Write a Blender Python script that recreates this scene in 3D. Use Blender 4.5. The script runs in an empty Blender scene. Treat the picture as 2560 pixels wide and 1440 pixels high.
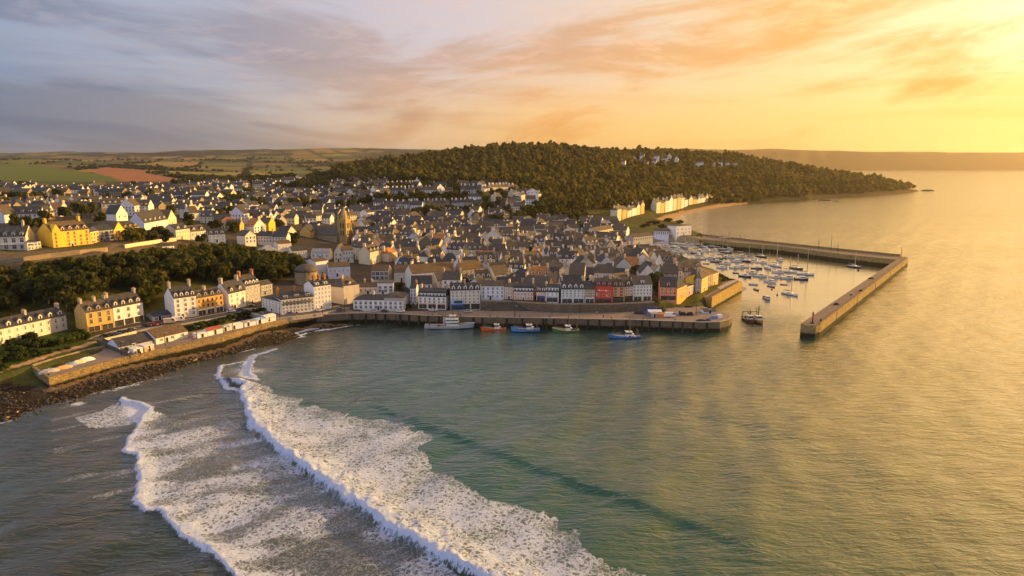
import bpy, math, random
import numpy as np
from mathutils import Vector, Matrix
random.seed(11)
rng = np.random.default_rng(7)
SC = bpy.context.scene
COL = SC.collection
R = math.radians
# ---------------------------------------------------------------- camera
F = 1717.0; HC = 80.0; PITCH = math.atan((720-404)/F)
cp, sp = math.cos(PITCH), math.sin(PITCH)
cam = bpy.data.cameras.new("camera"); camo = bpy.data.objects.new("camera", cam); COL.objects.link(camo)
camo.location = (0, 0, HC); camo.rotation_euler = (math.pi/2-PITCH, 0, 0)
cam.sensor_width = 36; cam.lens = 36*F/2560; cam.clip_start = 1; cam.clip_end = 30000
SC.camera = camo
def ray(px, py):
    a = (px-1280)/F; b = (720-py)/F
    return a, b*sp+cp, b*cp-sp
def at(px, py, z=0.0):
    x, y, d = ray(px, py); t = (z-HC)/d
    return (x*t, y*t, z)
def atY(px, py, Y):
    x, y, d = ray(px, py); t = Y/y
    return (x*t, Y, HC+d*t)
def above(p, py):
    """height of the point straight above world point p that is seen at image row py"""
    _, y, d = ray(1280, py); return HC+d*p[1]/y
def pix(x, y, z):
    zz = z-HC; f = y*cp-zz*sp; u = y*sp+zz*cp
    return 1280+F*x/f, 720-F*u/f
# ---------------------------------------------------------------- noise
def _h(ix, iy, s):
    n = (ix.astype(np.int64)*374761393 + iy.astype(np.int64)*668265263 + s*974711) & 0x7fffffff
    n = (n ^ (n >> 13))*1274126177 & 0x7fffffff
    return ((n ^ (n >> 16)) & 0xffff)/65535.0
def vnoise(x, y, s=0):
    x = np.asarray(x, float); y = np.asarray(y, float)
    ix = np.floor(x); iy = np.floor(y); fx = x-ix; fy = y-iy
    fx = fx*fx*(3-2*fx); fy = fy*fy*(3-2*fy)
    a = _h(ix, iy, s); b = _h(ix+1, iy, s); c = _h(ix, iy+1, s); d = _h(ix+1, iy+1, s)
    return (a*(1-fx)+b*fx)*(1-fy)+(c*(1-fx)+d*fx)*fy
def fbm(x, y, s=0, o=4):
    t = 0; a = .5; n = 0
    for i in range(o):
        t = t+a*vnoise(x*2**i, y*2**i, s+i*17); n += a; a *= .5
    return t/n
def sstep(a, b, x):
    t = np.clip((x-a)/(b-a), 0, 1); return t*t*(3-2*t)
def inside(poly, x, y):
    x = np.asarray(x, float); y = np.asarray(y, float); r = np.zeros(x.shape, bool); n = len(poly)
    for i in range(n):
        x1, y1 = poly[i][:2]; x2, y2 = poly[(i+1) % n][:2]
        if y1 == y2: continue
        c = ((y1 > y) != (y2 > y)) & (x < (x2-x1)*(y-y1)/(y2-y1)+x1); r ^= c
    return r
def pdist(line, x, y, closed=False):
    """distance to a polyline, and the sign of the side (positive: right of its direction)"""
    x = np.asarray(x, float); y = np.asarray(y, float); best = np.full(x.shape, 1e18); sg = np.ones(x.shape)
    n = len(line)
    for i in range(n if closed else n-1):
        x1, y1 = line[i][:2]; x2, y2 = line[(i+1) % n][:2]
        dx, dy = x2-x1, y2-y1; L = dx*dx+dy*dy+1e-12
        t = np.clip(((x-x1)*dx+(y-y1)*dy)/L, 0, 1)
        ex = x-x1-t*dx; ey = y-y1-t*dy; d = ex*ex+ey*ey
        m = d < best; best = np.where(m, d, best); sg = np.where(m, np.sign(dy*ex-dx*ey), sg)
    return np.sqrt(best), sg
# ---------------------------------------------------------------- node helpers
class NT:
    def __init__(s, nt): s.nt = nt; s.n = nt.nodes; s.l = nt.links
    def new(s, t, **k):
        n = s.n.new(t)
        for a, v in k.items(): setattr(n, a, v)
        return n
    def put(s, sock, v):
        if isinstance(v, (int, float)): sock.default_value = v
        elif isinstance(v, (tuple, list)):
            sock.default_value = (*v, 1) if len(v) == 3 and sock.type == 'RGBA' else v
        elif v is not None: s.l.new(v, sock)
    def m(s, op, a, b=None, c=None, clamp=False):
        n = s.new('ShaderNodeMath', operation=op, use_clamp=clamp)
        for i, v in enumerate((a, b, c)):
            if v is not None: s.put(n.inputs[i], v)
        return n.outputs[0]
    def mix(s, f, a, b, mode='MIX'):
        n = s.new('ShaderNodeMix', data_type='RGBA', blend_type=mode); n.clamp_factor = True
        s.put(n.inputs[0], f); s.put(n.inputs[6], a); s.put(n.inputs[7], b); return n.outputs[2]
    def ss(s, v, a, b, lo=0., hi=1.):
        n = s.new('ShaderNodeMapRange', interpolation_type='SMOOTHSTEP')
        for i, q in enumerate((v, a, b, lo, hi)): s.put(n.inputs[i], q)
        return n.outputs[0]
    def noise(s, vec, scale, detail=3., rough=.5, dist=0., out=0):
        n = s.new('ShaderNodeTexNoise'); s.put(n.inputs['Vector'], vec)
        s.put(n.inputs['Scale'], scale); s.put(n.inputs['Detail'], detail); s.put(n.inputs['Roughness'], rough); s.put(n.inputs['Distortion'], dist)
        return n.outputs[out]
    def voro(s, vec, scale, feature='F1', out=0, rnd=1.):
        n = s.new('ShaderNodeTexVoronoi', feature=feature); s.put(n.inputs['Vector'], vec); s.put(n.inputs['Scale'], scale); s.put(n.inputs['Randomness'], rnd)
        return n.outputs[out]
    def mapv(s, vec, scale=(1, 1, 1), rot=(0, 0, 0), loc=(0, 0, 0)):
        n = s.new('ShaderNodeMapping'); s.put(n.inputs[0], vec); s.put(n.inputs[1], loc); s.put(n.inputs[2], rot); s.put(n.inputs[3], scale); return n.outputs[0]
    def ramp(s, f, stops):
        n = s.new('ShaderNodeValToRGB'); e = n.color_ramp.elements
        while len(e) < len(stops): e.new(.5)
        for q, (p, c) in zip(e, stops): q.position = p; q.color = (*c, 1)
        s.put(n.inputs[0], f); return n.outputs[0]
    def attr(s, name, out='Fac'):
        n = s.new('ShaderNodeAttribute'); n.attribute_name = name; return n.outputs[out]
    def bump(s, h, strength=.3, dist=.1, normal=None):
        n = s.new('ShaderNodeBump'); s.put(n.inputs['Height'], h); s.put(n.inputs['Strength'], strength); s.put(n.inputs['Distance'], dist)
        if normal is not None: s.put(n.inputs['Normal'], normal)
        return n.outputs[0]
def material(name):
    m = bpy.data.materials.new(name); m.use_nodes = True; t = NT(m.node_tree)
    b = t.n['Principled BSDF']; return m, t, b
def grid_mesh(name, X, Y, Z, mask=None):
    nr, nc = X.shape
    co = np.stack([X, Y, Z], -1).reshape(-1, 3).astype(np.float32)
    i = np.arange(nr*nc).reshape(nr, nc)
    q = np.stack([i[:-1, :-1], i[:-1, 1:], i[1:, 1:], i[1:, :-1]], -1).reshape(-1, 4)
    keep = np.arange(nr*nc)
    if mask is not None:
        mm = mask.reshape(-1); q = q[mm[q].any(1)]
        keep = np.unique(q); rm = np.full(nr*nc, -1); rm[keep] = np.arange(len(keep)); q = rm[q]; co = co[keep]
    return raw_mesh(name, co, q, smooth=True), keep
def raw_mesh(name, co, faces, smooth=False, mi=None):
    """co (n,3), faces (m,k)"""
    me = bpy.data.meshes.new(name); k = faces.shape[1]
    me.vertices.add(len(co)); me.vertices.foreach_set('co', np.ascontiguousarray(co, dtype=np.float32).ravel())
    me.loops.add(faces.size); me.loops.foreach_set('vertex_index', np.ascontiguousarray(faces, dtype=np.int32).ravel())
    me.polygons.add(len(faces)); me.polygons.foreach_set('loop_start', np.arange(0, faces.size, k, dtype=np.int32))
    me.polygons.foreach_set('loop_total', np.full(len(faces), k, dtype=np.int32))
    if smooth: me.polygons.foreach_set('use_smooth', np.ones(len(faces), bool))
    if mi is not None: me.polygons.foreach_set('material_index', np.asarray(mi, dtype=np.int32))
    me.update(calc_edges=True); return me
def link(name, me, parent=None, loc=None, rotz=0):
    o = bpy.data.objects.new(name, me); COL.objects.link(o)
    if parent is not None: o.parent = parent
    if loc is not None: o.location = loc
    if rotz: o.rotation_euler = (0, 0, rotz)
    return o
def setcol(me, name, arr):
    a = me.attributes.new(name, 'FLOAT_COLOR', 'POINT'); c = np.ones((len(arr), 4), np.float32); c[:, :3] = arr; a.data.foreach_set('color', c.ravel())
def setf(me, name, arr):
    a = me.attributes.new(name, 'FLOAT', 'POINT'); a.data.foreach_set('value', np.asarray(arr, np.float32))
# ---------------------------------------------------------------- light, sky
SUN_AZ, SUN_EL, GLOW_AZ = R(70), R(11), 52.
sd = Vector((math.sin(SUN_AZ)*math.cos(SUN_EL), math.cos(SUN_AZ)*math.cos(SUN_EL), math.sin(SUN_EL)))
sl = bpy.data.lights.new("sun", 'SUN'); sl.energy = 5.0; sl.angle = R(0.6); sl.color = (1.0, .57, .165)
so = bpy.data.objects.new("sun", sl); COL.objects.link(so); so.rotation_euler = sd.to_track_quat('Z', 'Y').to_euler()
W = bpy.data.worlds.new("World"); SC.world = W; W.use_nodes = True
def build_world():
    t = NT(W.node_tree); bg = t.n['Background']
    g = t.new('ShaderNodeTexCoord').outputs['Generated']
    s = t.new('ShaderNodeSeparateXYZ'); t.put(s.inputs[0], g); x, y, z = s.outputs
    el = t.m('MULTIPLY', t.m('ARCSINE', z), 57.2958)
    az = t.m('MULTIPLY', t.m('ARCTAN2', x, y), 57.2958)
    dA = t.m('ABSOLUTE', t.m('SUBTRACT', az, GLOW_AZ))
    dA = t.m('MINIMUM', dA, t.m('SUBTRACT', 360., dA))
    f = t.m('DIVIDE', dA, 180.)
    low = t.ramp(f, [(0, (1.08, .70, .18)), (18/180, (1.05, .65, .16)), (34/180, (1., .56, .15)), (50/180, (.95, .50, .15)), (62/180, (.74, .46, .26)), (74/180, (.42, .36, .34)), (92/180, (.17, .22, .31)), (118/180, (.75, .74, .86)), (1, (.90, .87, .95))])  # sky behind the viewer made bright out of view, to fill shaded fronts
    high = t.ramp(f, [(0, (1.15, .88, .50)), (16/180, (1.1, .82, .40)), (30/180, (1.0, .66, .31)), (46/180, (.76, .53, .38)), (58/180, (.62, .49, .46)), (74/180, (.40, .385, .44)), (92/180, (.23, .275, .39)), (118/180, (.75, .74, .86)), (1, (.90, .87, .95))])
    base = t.mix(t.ss(el, 1.5, 10.), low, high)
    base = t.mix(t.ss(el, 12.5, 27.), base, t.ramp(f, [(0, (3.2, 1.55, .28)), (20/180, (2.5, 1.2, .23)), (36/180, (.68, .45, .25)), (52/180, (.23, .31, .33)), (75/180, (.20, .23, .26)), (95/180, (.22, .25, .32)), (125/180, (.7, .7, .82)), (1, (.85, .84, .98))]))  # unseen upper sky on the right made extra gold, for the sea's reflection
    # cloud layer on a plane overhead, streets running away from the viewer
    k = t.m('ADD', t.m('MAXIMUM', z, 0.0), .13)
    cx = t.m('DIVIDE', x, k); cy = t.m('DIVIDE', y, k)
    c = t.new('ShaderNodeCombineXYZ'); t.put(c.inputs[0], cx); t.put(c.inputs[1], cy); P = c.outputs[0]
    Pr = t.mapv(P, (1, 1, 1), (0, 0, R(-10)))
    av = t.m('SQRT', t.m('ADD', t.m('POWER', t.m('ADD', az, 12.), 2.), 30.))
    ev = t.m('SUBTRACT', el, t.m('MULTIPLY', av, .13))
    bv = t.new('ShaderNodeCombineXYZ'); t.put(bv.inputs[0], t.m('MULTIPLY', az, .045)); t.put(bv.inputs[1], t.m('MULTIPLY', ev, .21)); t.put(bv.inputs[2], 4.3)
    n1 = t.noise(bv.outputs[0], 1.0, 7., .6, .55)
    m1 = t.ss(n1, .44, .60)
    n2 = t.noise(t.mapv(Pr, (2.2, 2.8, 1), loc=(.4, 5.2, 0)), 1.2, 6., .62, .4)
    m2 = t.ss(n2, .42, .70)
    n3 = t.noise(t.mapv(Pr, (9., 9., 1)), 1.5, 5., .62, .6)
    bz = t.new('ShaderNodeCombineXYZ'); t.put(bz.inputs[0], t.m('MULTIPLY', az, .028)); t.put(bz.inputs[1], t.m('ADD', t.m('MULTIPLY', el, .42), t.m('MULTIPLY', az, .012)))
    n4 = t.noise(bz.outputs[0], 1.3, 6., .58, .3)
    m4 = t.m('MULTIPLY', t.ss(n4, .46, .62), t.ss(el, 11., 5.))
    shade = t.ramp(f, [(0, (1.0, .84, .56)), (32/180, (1.0, .80, .54)), (52/180, (1.0, .87, .74)), (64/180, (.92, .89, .90)), (80/180, (.80, .84, .92)), (1, (.85, .86, .92))])
    light = t.ramp(f, [(0, (1.3, 1.35, 1.45)), (30/180, (1.1, 1.28, 1.5)), (55/180, (1.08, 1.2, 1.36)), (90/180, (1.2, 1.28, 1.3)), (1, (1.1, 1.1, 1.1))])
    col = t.mix(1., base, t.mix(m1, light, shade), 'MULTIPLY')
    col = t.mix(t.m('MULTIPLY', m4, .8), col, t.mix(1., col, t.ramp(f, [(0, (1., .84, .55)), (40/180, (1., .90, .78)), (70/180, (.74, .78, .88)), (1, (.70, .76, .88))]), 'MULTIPLY'))
    fade = t.ss(el, 2., 9.)
    det = t.m('MULTIPLY', t.m('MULTIPLY', m2, t.ss(n3, .3, .62)), fade)
    col = t.mix(t.m('MULTIPLY', det, .75), col, t.mix(1., base, (1.28, 1.16, 1.1), 'MULTIPLY'))
    # glow of the sun behind thin cloud
    sv = t.new('ShaderNodeVectorMath', operation='DOT_PRODUCT'); t.put(sv.inputs[0], g); sv.inputs[1].default_value = (math.sin(R(46))*math.cos(R(9)), math.cos(R(46))*math.cos(R(9)), math.sin(R(9)))
    ang = t.m('MULTIPLY', t.m('ARCCOSINE', t.m('MINIMUM', sv.outputs['Value'], 1.)), 57.2958)
    glow = t.m('EXPONENT', t.m('MULTIPLY', t.m('POWER', t.m('DIVIDE', ang, 11.), 2.), -1.))
    glow = t.m('MULTIPLY', glow, t.m('SUBTRACT', 1.25, t.m('MULTIPLY', m1, .75)))
    glow = t.m('MULTIPLY', glow, t.ss(el, 3., 8.))
    col = t.mix(glow, col, t.mix(1., col, (.15, .13, .10), 'ADD'))
    sky = t.new('ShaderNodeTexSky', sky_type='NISHITA'); sky.sun_disc = False; sky.sun_elevation = SUN_EL; sky.sun_rotation = SUN_AZ; sky.dust_density = 2.
    ns = t.mix(1., sky.outputs[0], (.006, .006, .006), 'MULTIPLY')
    col = t.mix(1., col, ns, 'ADD')
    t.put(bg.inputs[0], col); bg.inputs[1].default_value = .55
build_world()
SC.view_settings.view_transform = 'Standard'; SC.view_settings.look = 'None'; SC.view_settings.exposure = .88; SC.view_settings.gamma = 1
SC.render.engine = 'CYCLES'
cy = SC.cycles; cy.use_denoising = True; cy.max_bounces = 5; cy.diffuse_bounces = 2; cy.glossy_bounces = 3; cy.transmission_bounces = 3; cy.transparent_max_bounces = 6; cy.volume_bounces = 0
cy.use_adaptive_sampling = True; cy.adaptive_threshold = .015; cy.sample_clamp_indirect = 6
# ---------------------------------------------------------------- land
SHORE = [at(*p) for p in [(-420, 1190), (-200, 1110), (0, 1057), (60, 1044), (125, 1021), (190, 1007), (250, 984), (320, 966), (400, 941), (480, 911), (560, 887), (640, 870), (700, 856), (748, 840), (735, 832), (770, 822), (860, 813), (920, 806), (1015, 805), (1065, 808), (1200, 812), (1370, 817), (1520, 821), (1605, 826), (1755, 831), (1805, 832), (1830, 822), (1790, 790), (1786, 776), (1855, 732), (1868, 722), (1835, 702), (1800, 684), (1745, 668), (1690, 651), (1640, 640), (1585, 628), (1545, 618), (1575, 608), (1640, 603), (1700, 604), (1750, 608), (1770, 604), (1770, 592), (1740, 580), (1716, 566), (1690, 552), (1684, 546), (1705, 537), (1750, 527), (1800, 519), (1850, 512), (1925, 504), (2000, 500), (2034, 499), (2030, 495), (2090, 492), (2180, 489), (2247, 484), (2300, 478)]]
SHORE = [p[:2] for p in SHORE]
LAND = SHORE+[(1000, 2150), (820, 2500), (650, 3300), (800, 5000), (2000, 6900), (3350, 7250), (5200, 7100), (9000, 6800), (16000, 6800), (16000, 16000), (-16000, 16000), (-16000, 120), (-400, 120)]
CP = [(0,862,8),(170,823,8),(220,832,7),(290,819,7),(360,803,7),(440,799,7),(500,789,7),(560,777,7),(620,760,7),(650,775,6.5),
(130,935,6),(300,885,6),(420,862,6),(560,832,6),(690,800,6),(800,783,5.5),(705,787,6),(790,777,6),(860,763,6),(885,774,5.2),(1010,775,4.8),(1120,773,4.6),(1200,772,4.6),
(1262,750,9.5),(1400,757,9),(1530,757,9),(1630,752,9),(1650,750,8),(1735,735,7),(1780,714,6.5),(1700,760,4.5),(1500,785,4),(100,870,8),(0,910,7),(240,860,6.5),(-100,900,8),(-100,800,11.5),
(0,760,14.6),(100,780,11.9),(200,740,17.3),(100,700,23),(-80,700,23),(300,720,16.3),(400,760,9.9),(400,690,18.8),(550,720,11.4),(550,670,16.8),(680,700,12),(720,670,14),
(30,630,34),(180,620,34),(60,650,32),(250,628,33),(310,597,34),(400,570,34),(460,600,30),(540,607,25),(620,610,21),(700,640,17),(-150,640,34),(180,632,33.4),(60,644,32.8),(250,634,32.4),(330,610,32.6),(400,596,31.5),(-60,648,32.8),
(780,690,11),(850,690,10),(940,702,9),(1000,701,9),(1080,720,8),(1250,697,10),(1400,700,9),(1550,700,8),(1700,680,6),(1640,650,5),
(860,608,13),(750,590,20),(650,580,25),(1000,620,11),(1200,620,10),(1400,630,8),(1520,620,6),(1560,600,5),
(1000,570,15),(1200,570,13),(1400,560,12),(1500,560,9),(1600,570,7),(1700,585,6),
(900,530,24),(1060,525,26),(1150,520,27),(1300,530,24),(1400,540,18),(1480,550,10),(1540,550,8),(1600,535,8),
(990,486,42),(1100,481,43),(1200,483,42),(1320,500,36),(1320,470,44),(700,530,28),(600,530,30),(450,540,33),(300,530,36),(100,540,37),(0,540,38),(-200,540,38),
(700,490,36),(500,500,38),(300,490,42),(100,490,44),(0,490,45),(850,470,45),(900,450,52),(1450,545,12),(1250,530,25),(1640,532,6),(1700,520,8),(1780,505,6),(1850,497,6),
(100,460,46),(350,440,52),(150,430,56),(350,425,58),(650,455,38)]
CW = [at(*p) for p in CP]
for px, py, Y in [(900,452,1050),(1000,432,1150),(1100,410,1200),(1200,390,1280),(1340,377,1350),(1500,388,1400),(1600,395,1550),(1780,400,1650),(1900,410,1700),(2000,424,1750),(2100,442,1800),(2200,460,1830),(2270,474,1860),
(1450,452,1130),(1650,455,1330),(1300,435,1120),(1150,445,1080),(1850,445,1550),(2000,455,1680),(1600,418,1470),(1680,410,1510),(1800,420,1570),
(150,402,2600),(0,402,2600),(-300,400,2600),(300,412,2600),(500,420,3000),(650,420,3000),(700,440,2100),(800,430,2300),(800,412,3200),(400,398,4500),(540,388,4500),(700,384,5000),(900,392,4500),
(-300,384,6000),(0,384,6000),(300,382,6000),(560,375,6000),(900,372,6000),(1130,375,6500),(1400,377,7500),(1650,370,8500),(1900,375,8500),(2200,380,8500),(2560,383,8500),(2900,384,8500)]:
    CW.append(atY(px, py, Y))
CW += [(0, 2000, 60), (400, 2300, 40), (-200, 1800, 60), (700, 2300, 10), (-9000, 10500, 120), (0, 10500, 120), (9000, 10500, 120), (-3500, 2500, 90), (-3500, 1000, 70), (-1500, 700, 50), (-700, 200, 20), (800, 4000, 30), (0, 4000, 60)]
CW = np.array(CW)
def _k(a, b): return np.sqrt(((a[:, None, :]-b[None, :, :])**2).sum(-1)+4.)
_n = len(CW); _A = np.zeros((_n+3, _n+3)); _A[:_n, :_n] = -_k(CW[:, :2], CW[:, :2])+np.eye(_n)*-.08
_A[:_n, _n] = 1; _A[:_n, _n+1] = CW[:, 0]; _A[:_n, _n+2] = CW[:, 1]; _A[_n:, :_n] = _A[:_n, _n:].T
_wt = np.linalg.solve(_A, np.concatenate([CW[:, 2], [0, 0, 0]]))
def hraw(x, y):
    x = np.asarray(x, float); y = np.asarray(y, float); P = np.stack([x.ravel(), y.ravel()], -1); out = np.empty(len(P))
    for i in range(0, len(P), 20000):
        q = P[i:i+20000]; out[i:i+20000] = -_k(q, CW[:, :2])@_wt[:_n]+_wt[_n]+q[:, 0]*_wt[_n+1]+q[:, 1]*_wt[_n+2]
    return out.reshape(x.shape)
WALLPX = [(122,946),(200,924),(300,897),(420,870),(555,841),(640,816),(720,798),(790,788),(860,784),(915,783),(1000,785),(1065,789),(1200,793),(1405,796),(1605,800),(1755,806),(1800,805),(1822,799),(1830,791)]
WALLZ = [6,6,6,6,6,5.8,5.5,5.2,5.1]+[5]*10
WALL = [at(p[0], p[1], z) for p, z in zip(WALLPX, WALLZ)]
def height(x, y):
    x = np.asarray(x, float); y = np.asarray(y, float)
    h = hraw(x, y)+np.clip((y-900)/4000, 0, 1)*45*(fbm(x/420, y/420, 3, 4)-.5)
    d, _ = pdist(LAND, x, y, True); d = np.where(inside(LAND, x, y), d, -d)
    dw, sw = pdist(WALL[:10], x, y); seaw = (sw > 0) & (x < -70) & (y < 420)
    town = (y < 760) & (x > -112) & ~seaw
    slope = np.where(town, 1.6, np.where((y > 800) & (y < 1400) & (x < 540), .10, np.where(y < 420, .12, .55)))
    lim = np.where(town, (d-4.5)*1.6, np.where(d > 0, d*slope+np.maximum(d-28, 0)*.6, d*.5))
    beach = ((~town) & (y < 420)) | seaw
    # the rocky foreshore keeps low until the promenade wall
    fore = beach & (sw > 0) & (y > WALL[0][1]-4)
    lim = np.where(fore & (d > 0), np.minimum(d*.2, 3.4), lim)
    h = np.minimum(h, lim)
    # beneath the promenade and quay the ground stays under the paving
    pv = inside(PAVED, x, y)
    h = np.where(pv, np.minimum(h, np.where(dw < 6, 1.5, 4.3)), h)
    return np.maximum(h, -5.)
PAVED = WALL+[at(*p) for p in [(1800,781,5),(1787,773,5),(1757,766,5),(1690,768,5),(1600,776,5),(1200,776,5),(1010,778,5),(885,778,5.1),(860,768,5.3),(790,781,5.5),(705,791,5.8),(640,797,6),(560,812,6),(420,840,6),(330,855,6),(265,868,6),(250,880,6),(200,900,6),(130,920,6)]]
# ---------------------------------------------------------------- terrain
def fan(r, a):
    RR, AA = np.meshgrid(r, a, indexing='ij'); return RR*np.sin(AA), RR*np.cos(AA)
def steps(r0, parts):
    out = [r0]
    for r1, k in parts:
        while out[-1] < r1: out.append(out[-1]*(1+k))
    return np.array(out)
def zpoly(pts, z): return [at(p[0], p[1], z)[:2] for p in pts]
def ypoly(pts): return [atY(*p)[:2] for p in pts]
FIELD_GREEN = zpoly([(-300,425),(90,427),(230,434),(380,449),(300,455),(210,462),(120,466),(90,455),(20,452),(-300,452)], 52)
FIELD_BROWN = zpoly([(228,430),(260,426),(330,427),(400,433),(462,441),(455,446),(370,448),(300,443)], 54)
FIELD_TAN = zpoly([(600,447),(640,436),(745,440),(735,452),(660,461),(600,457)], 40)
SANDP = zpoly([(1640,548),(1655,540),(1700,528),(1750,519),(1800,510),(1850,504),(1870,504),(1870,509),(1820,517),(1750,530),(1690,550),(1660,552)], 2)
HILL = ypoly([(880,455,1000),(960,452,950),(1080,462,930),(1220,468,930),(1330,480,930),(1300,512,880),(1280,540,840),(1380,552,840),(1440,548,870),(1520,540,930),(1600,530,980),(1650,515,1090),(1720,512,1200),(1830,500,1320),(1900,500,1385),(1960,499,1420),(2030,497,1450)])+[(700,1500),(900,1650),(1040,1790),(1100,1890),(1060,2000),(850,2150),(500,2100),(100,1750),(-150,1450),(-330,1250)]
r = steps(110, [(260, .008), (800, .006), (3000, .012), (10500, .02)]); a = np.concatenate([np.arange(R(-88), R(-60), R(.7)), np.arange(R(-59.5), R(50), R(.2)), np.arange(R(50.5), R(90), R(.8))])
X, Y = fan(r, a); d, _ = pdist(LAND, X, Y, True); ins = inside(LAND, X, Y); msk = ins | (d < 30+.02*Y)
Z = np.full(X.shape, -5.); Z[msk] = height(X[msk], Y[msk])
# ground colour per point
col = np.empty(X.shape+(3,)); n1 = fbm(X/60, Y/60, 5); n2 = fbm(X/9, Y/9, 8)
col[:] = (.050, .058, .018); col *= (.6+.8*n1)[..., None]
def paint(m, c, var=.4, n=n2):
    k = m.astype(float)[..., None] if m.dtype == bool else m[..., None]
    col[:] = col*(1-k)+np.array(c)*(1-var/2+var*n)[..., None]*k
far = Y > 1250
# patchwork of far fields and hedges
ang = .35; u = (X*math.cos(ang)+Y*math.sin(ang)); v = (-X*math.sin(ang)+Y*math.cos(ang))
u = u+60*fbm(X/300, Y/300, 31); v = v+60*fbm(X/300, Y/300, 37)
cu, cv = np.floor(u/210), np.floor(v/330); hh = _h(cu, cv, 5)
pal = .85*np.array([(.20,.16,.035),(.10,.12,.03),(.26,.17,.05),(.07,.09,.025),(.16,.11,.05),(.22,.19,.05),(.045,.06,.02),(.13,.14,.035)])
fc = pal[(hh*7.99).astype(int)]*(.8+.4*n1)[..., None]
eu = np.minimum(u/210-cu, 1-u/210+cu)*210; ev = np.minimum(v/330-cv, 1-v/330+cv)*330
hedge = (np.minimum(eu, ev) < 7+Y/700)
wood = (fbm(X/350, Y/350, 77, 4) > .52) | (Y > 6300)
fc[hedge | wood] = (.024, .028, .012); fc[(Y > 6300) & (X > 900)] = (.15, .085, .03)  # right far coast lifted to orange: haze glow put into the ground colour
k = sstep(1150, 1300, Y)*(~inside(HILL, X, Y)); k = k*sstep(9000, 7000, Y)
col[:] = col*(1-k[..., None])+fc*k[..., None]
paint((Y > 1150) & inside(FIELD_GREEN, X, Y), (.085, .115, .022), .15)
paint((Y > 1150) & inside(FIELD_BROWN, X, Y), (.24, .115, .06), .15)
paint(inside(FIELD_TAN, X, Y), (.24, .19, .04), .3)
TOWNP = zpoly([(640,640),(700,600),(840,560),(900,545),(1500,552),(1600,560),(1700,600)], 14)+zpoly([(1800,700),(1760,735),(1640,765),(1200,770),(860,770),(700,790),(560,790),(360,810),(200,840),(180,830),(440,780),(640,740),(760,700)], 7)
paint(inside(TOWNP, X, Y), (.062, .056, .05), .5); TOWN2 = zpoly([(0,560),(0,500),(300,490),(640,470),(960,460),(1300,500),(1300,545),(900,545),(700,600),(450,600),(260,620),(0,630)], 32); paint(inside(TOWN2, X, Y)*sstep(.42, .56, n1), (.055, .05, .042), .5)
GBANK = zpoly([(1640,772),(1690,757),(1745,748),(1757,742),(1790,712),(1775,722),(1735,741),(1660,757)], 6); paint(inside(GBANK, X, Y), (.075, .085, .016), .5)
paint(inside(SANDP, X, Y), (.32, .22, .11), .3)
paint(inside(HILL, X, Y), (.028, .034, .012), .5)
dsh, _ = pdist(SHORE, X, Y)
rock = sstep(16, 5, dsh)*(Y > 1280)*(X > 640); paint(rock, (.06, .045, .03), .6)
dwl, swl = pdist(WALL[:9], X, Y)
fore = ((swl > 0) | (Y < WALL[0][1]+2)) & (Y < 345) & (X < -72) & (dsh < 60)
fr = sstep(6.5, 3., dwl+3*(n2-.5)); paint(fore & (Z < 4.2), (.022, .017, .012), .8); paint(fr*(fore & (Z < 4.2)), (.13, .095, .06), .5)
slipw = zpoly([(1540,600),(1600,600),(1700,597),(1790,604),(1700,612),(1600,630),(1545,628)], 1); paint(inside(slipw, X, Y), (.26, .21, .14), .3)
GREENB = zpoly([(-60,950),(-60,840),(60,845),(170,828),(235,842),(240,862),(120,890),(20,925)], 7.5)
paint(inside(GREENB, X, Y), (.040, .062, .014), .6)
TPATH = [at(*p) for p in [(-120,960,6.5),(0,927,6.6),(60,911,6.6),(130,890,6.5),(200,870,6.4),(243,853,6.4)]]
pd_, _ = pdist(TPATH, X, Y); paint(pd_ < 1.5, (.36, .25, .14), .3)
PLATEAU = zpoly([(-80,640),(60,634),(180,628),(260,618),(330,600),(420,580),(640,600),(640,615),(500,612),(360,612),(250,632),(100,650),(-80,660)], 33)
paint(inside(PLATEAU, X, Y), (.10, .085, .06), .6)
me, keep = grid_mesh('ground', X, Y, Z, msk); setcol(me, 'tint', col.reshape(-1, 3)[keep])
m, t, b = material('ground'); pos = t.new('ShaderNodeNewGeometry').outputs['Position']
nn = t.noise(pos, .45, 5., .65); n3 = t.noise(pos, .06, 4.)
c = t.mix(1., t.attr('tint', 'Color'), t.mix(nn, (.45, .45, .45), (1.6, 1.55, 1.45)), 'MULTIPLY'); c = t.mix(1., c, t.mix(n3, (.7, .7, .7), (1.3, 1.3, 1.3)), 'MULTIPLY')
t.put(b.inputs['Base Color'], c); b.inputs['Roughness'].default_value = .95; b.inputs['Specular IOR Level'].default_value = .1
t.put(b.inputs['Normal'], t.bump(t.noise(pos, .9, 5., .7), .8, .6))
me.materials.append(m); go = link('ground', me); go['kind'] = 'structure'
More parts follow.
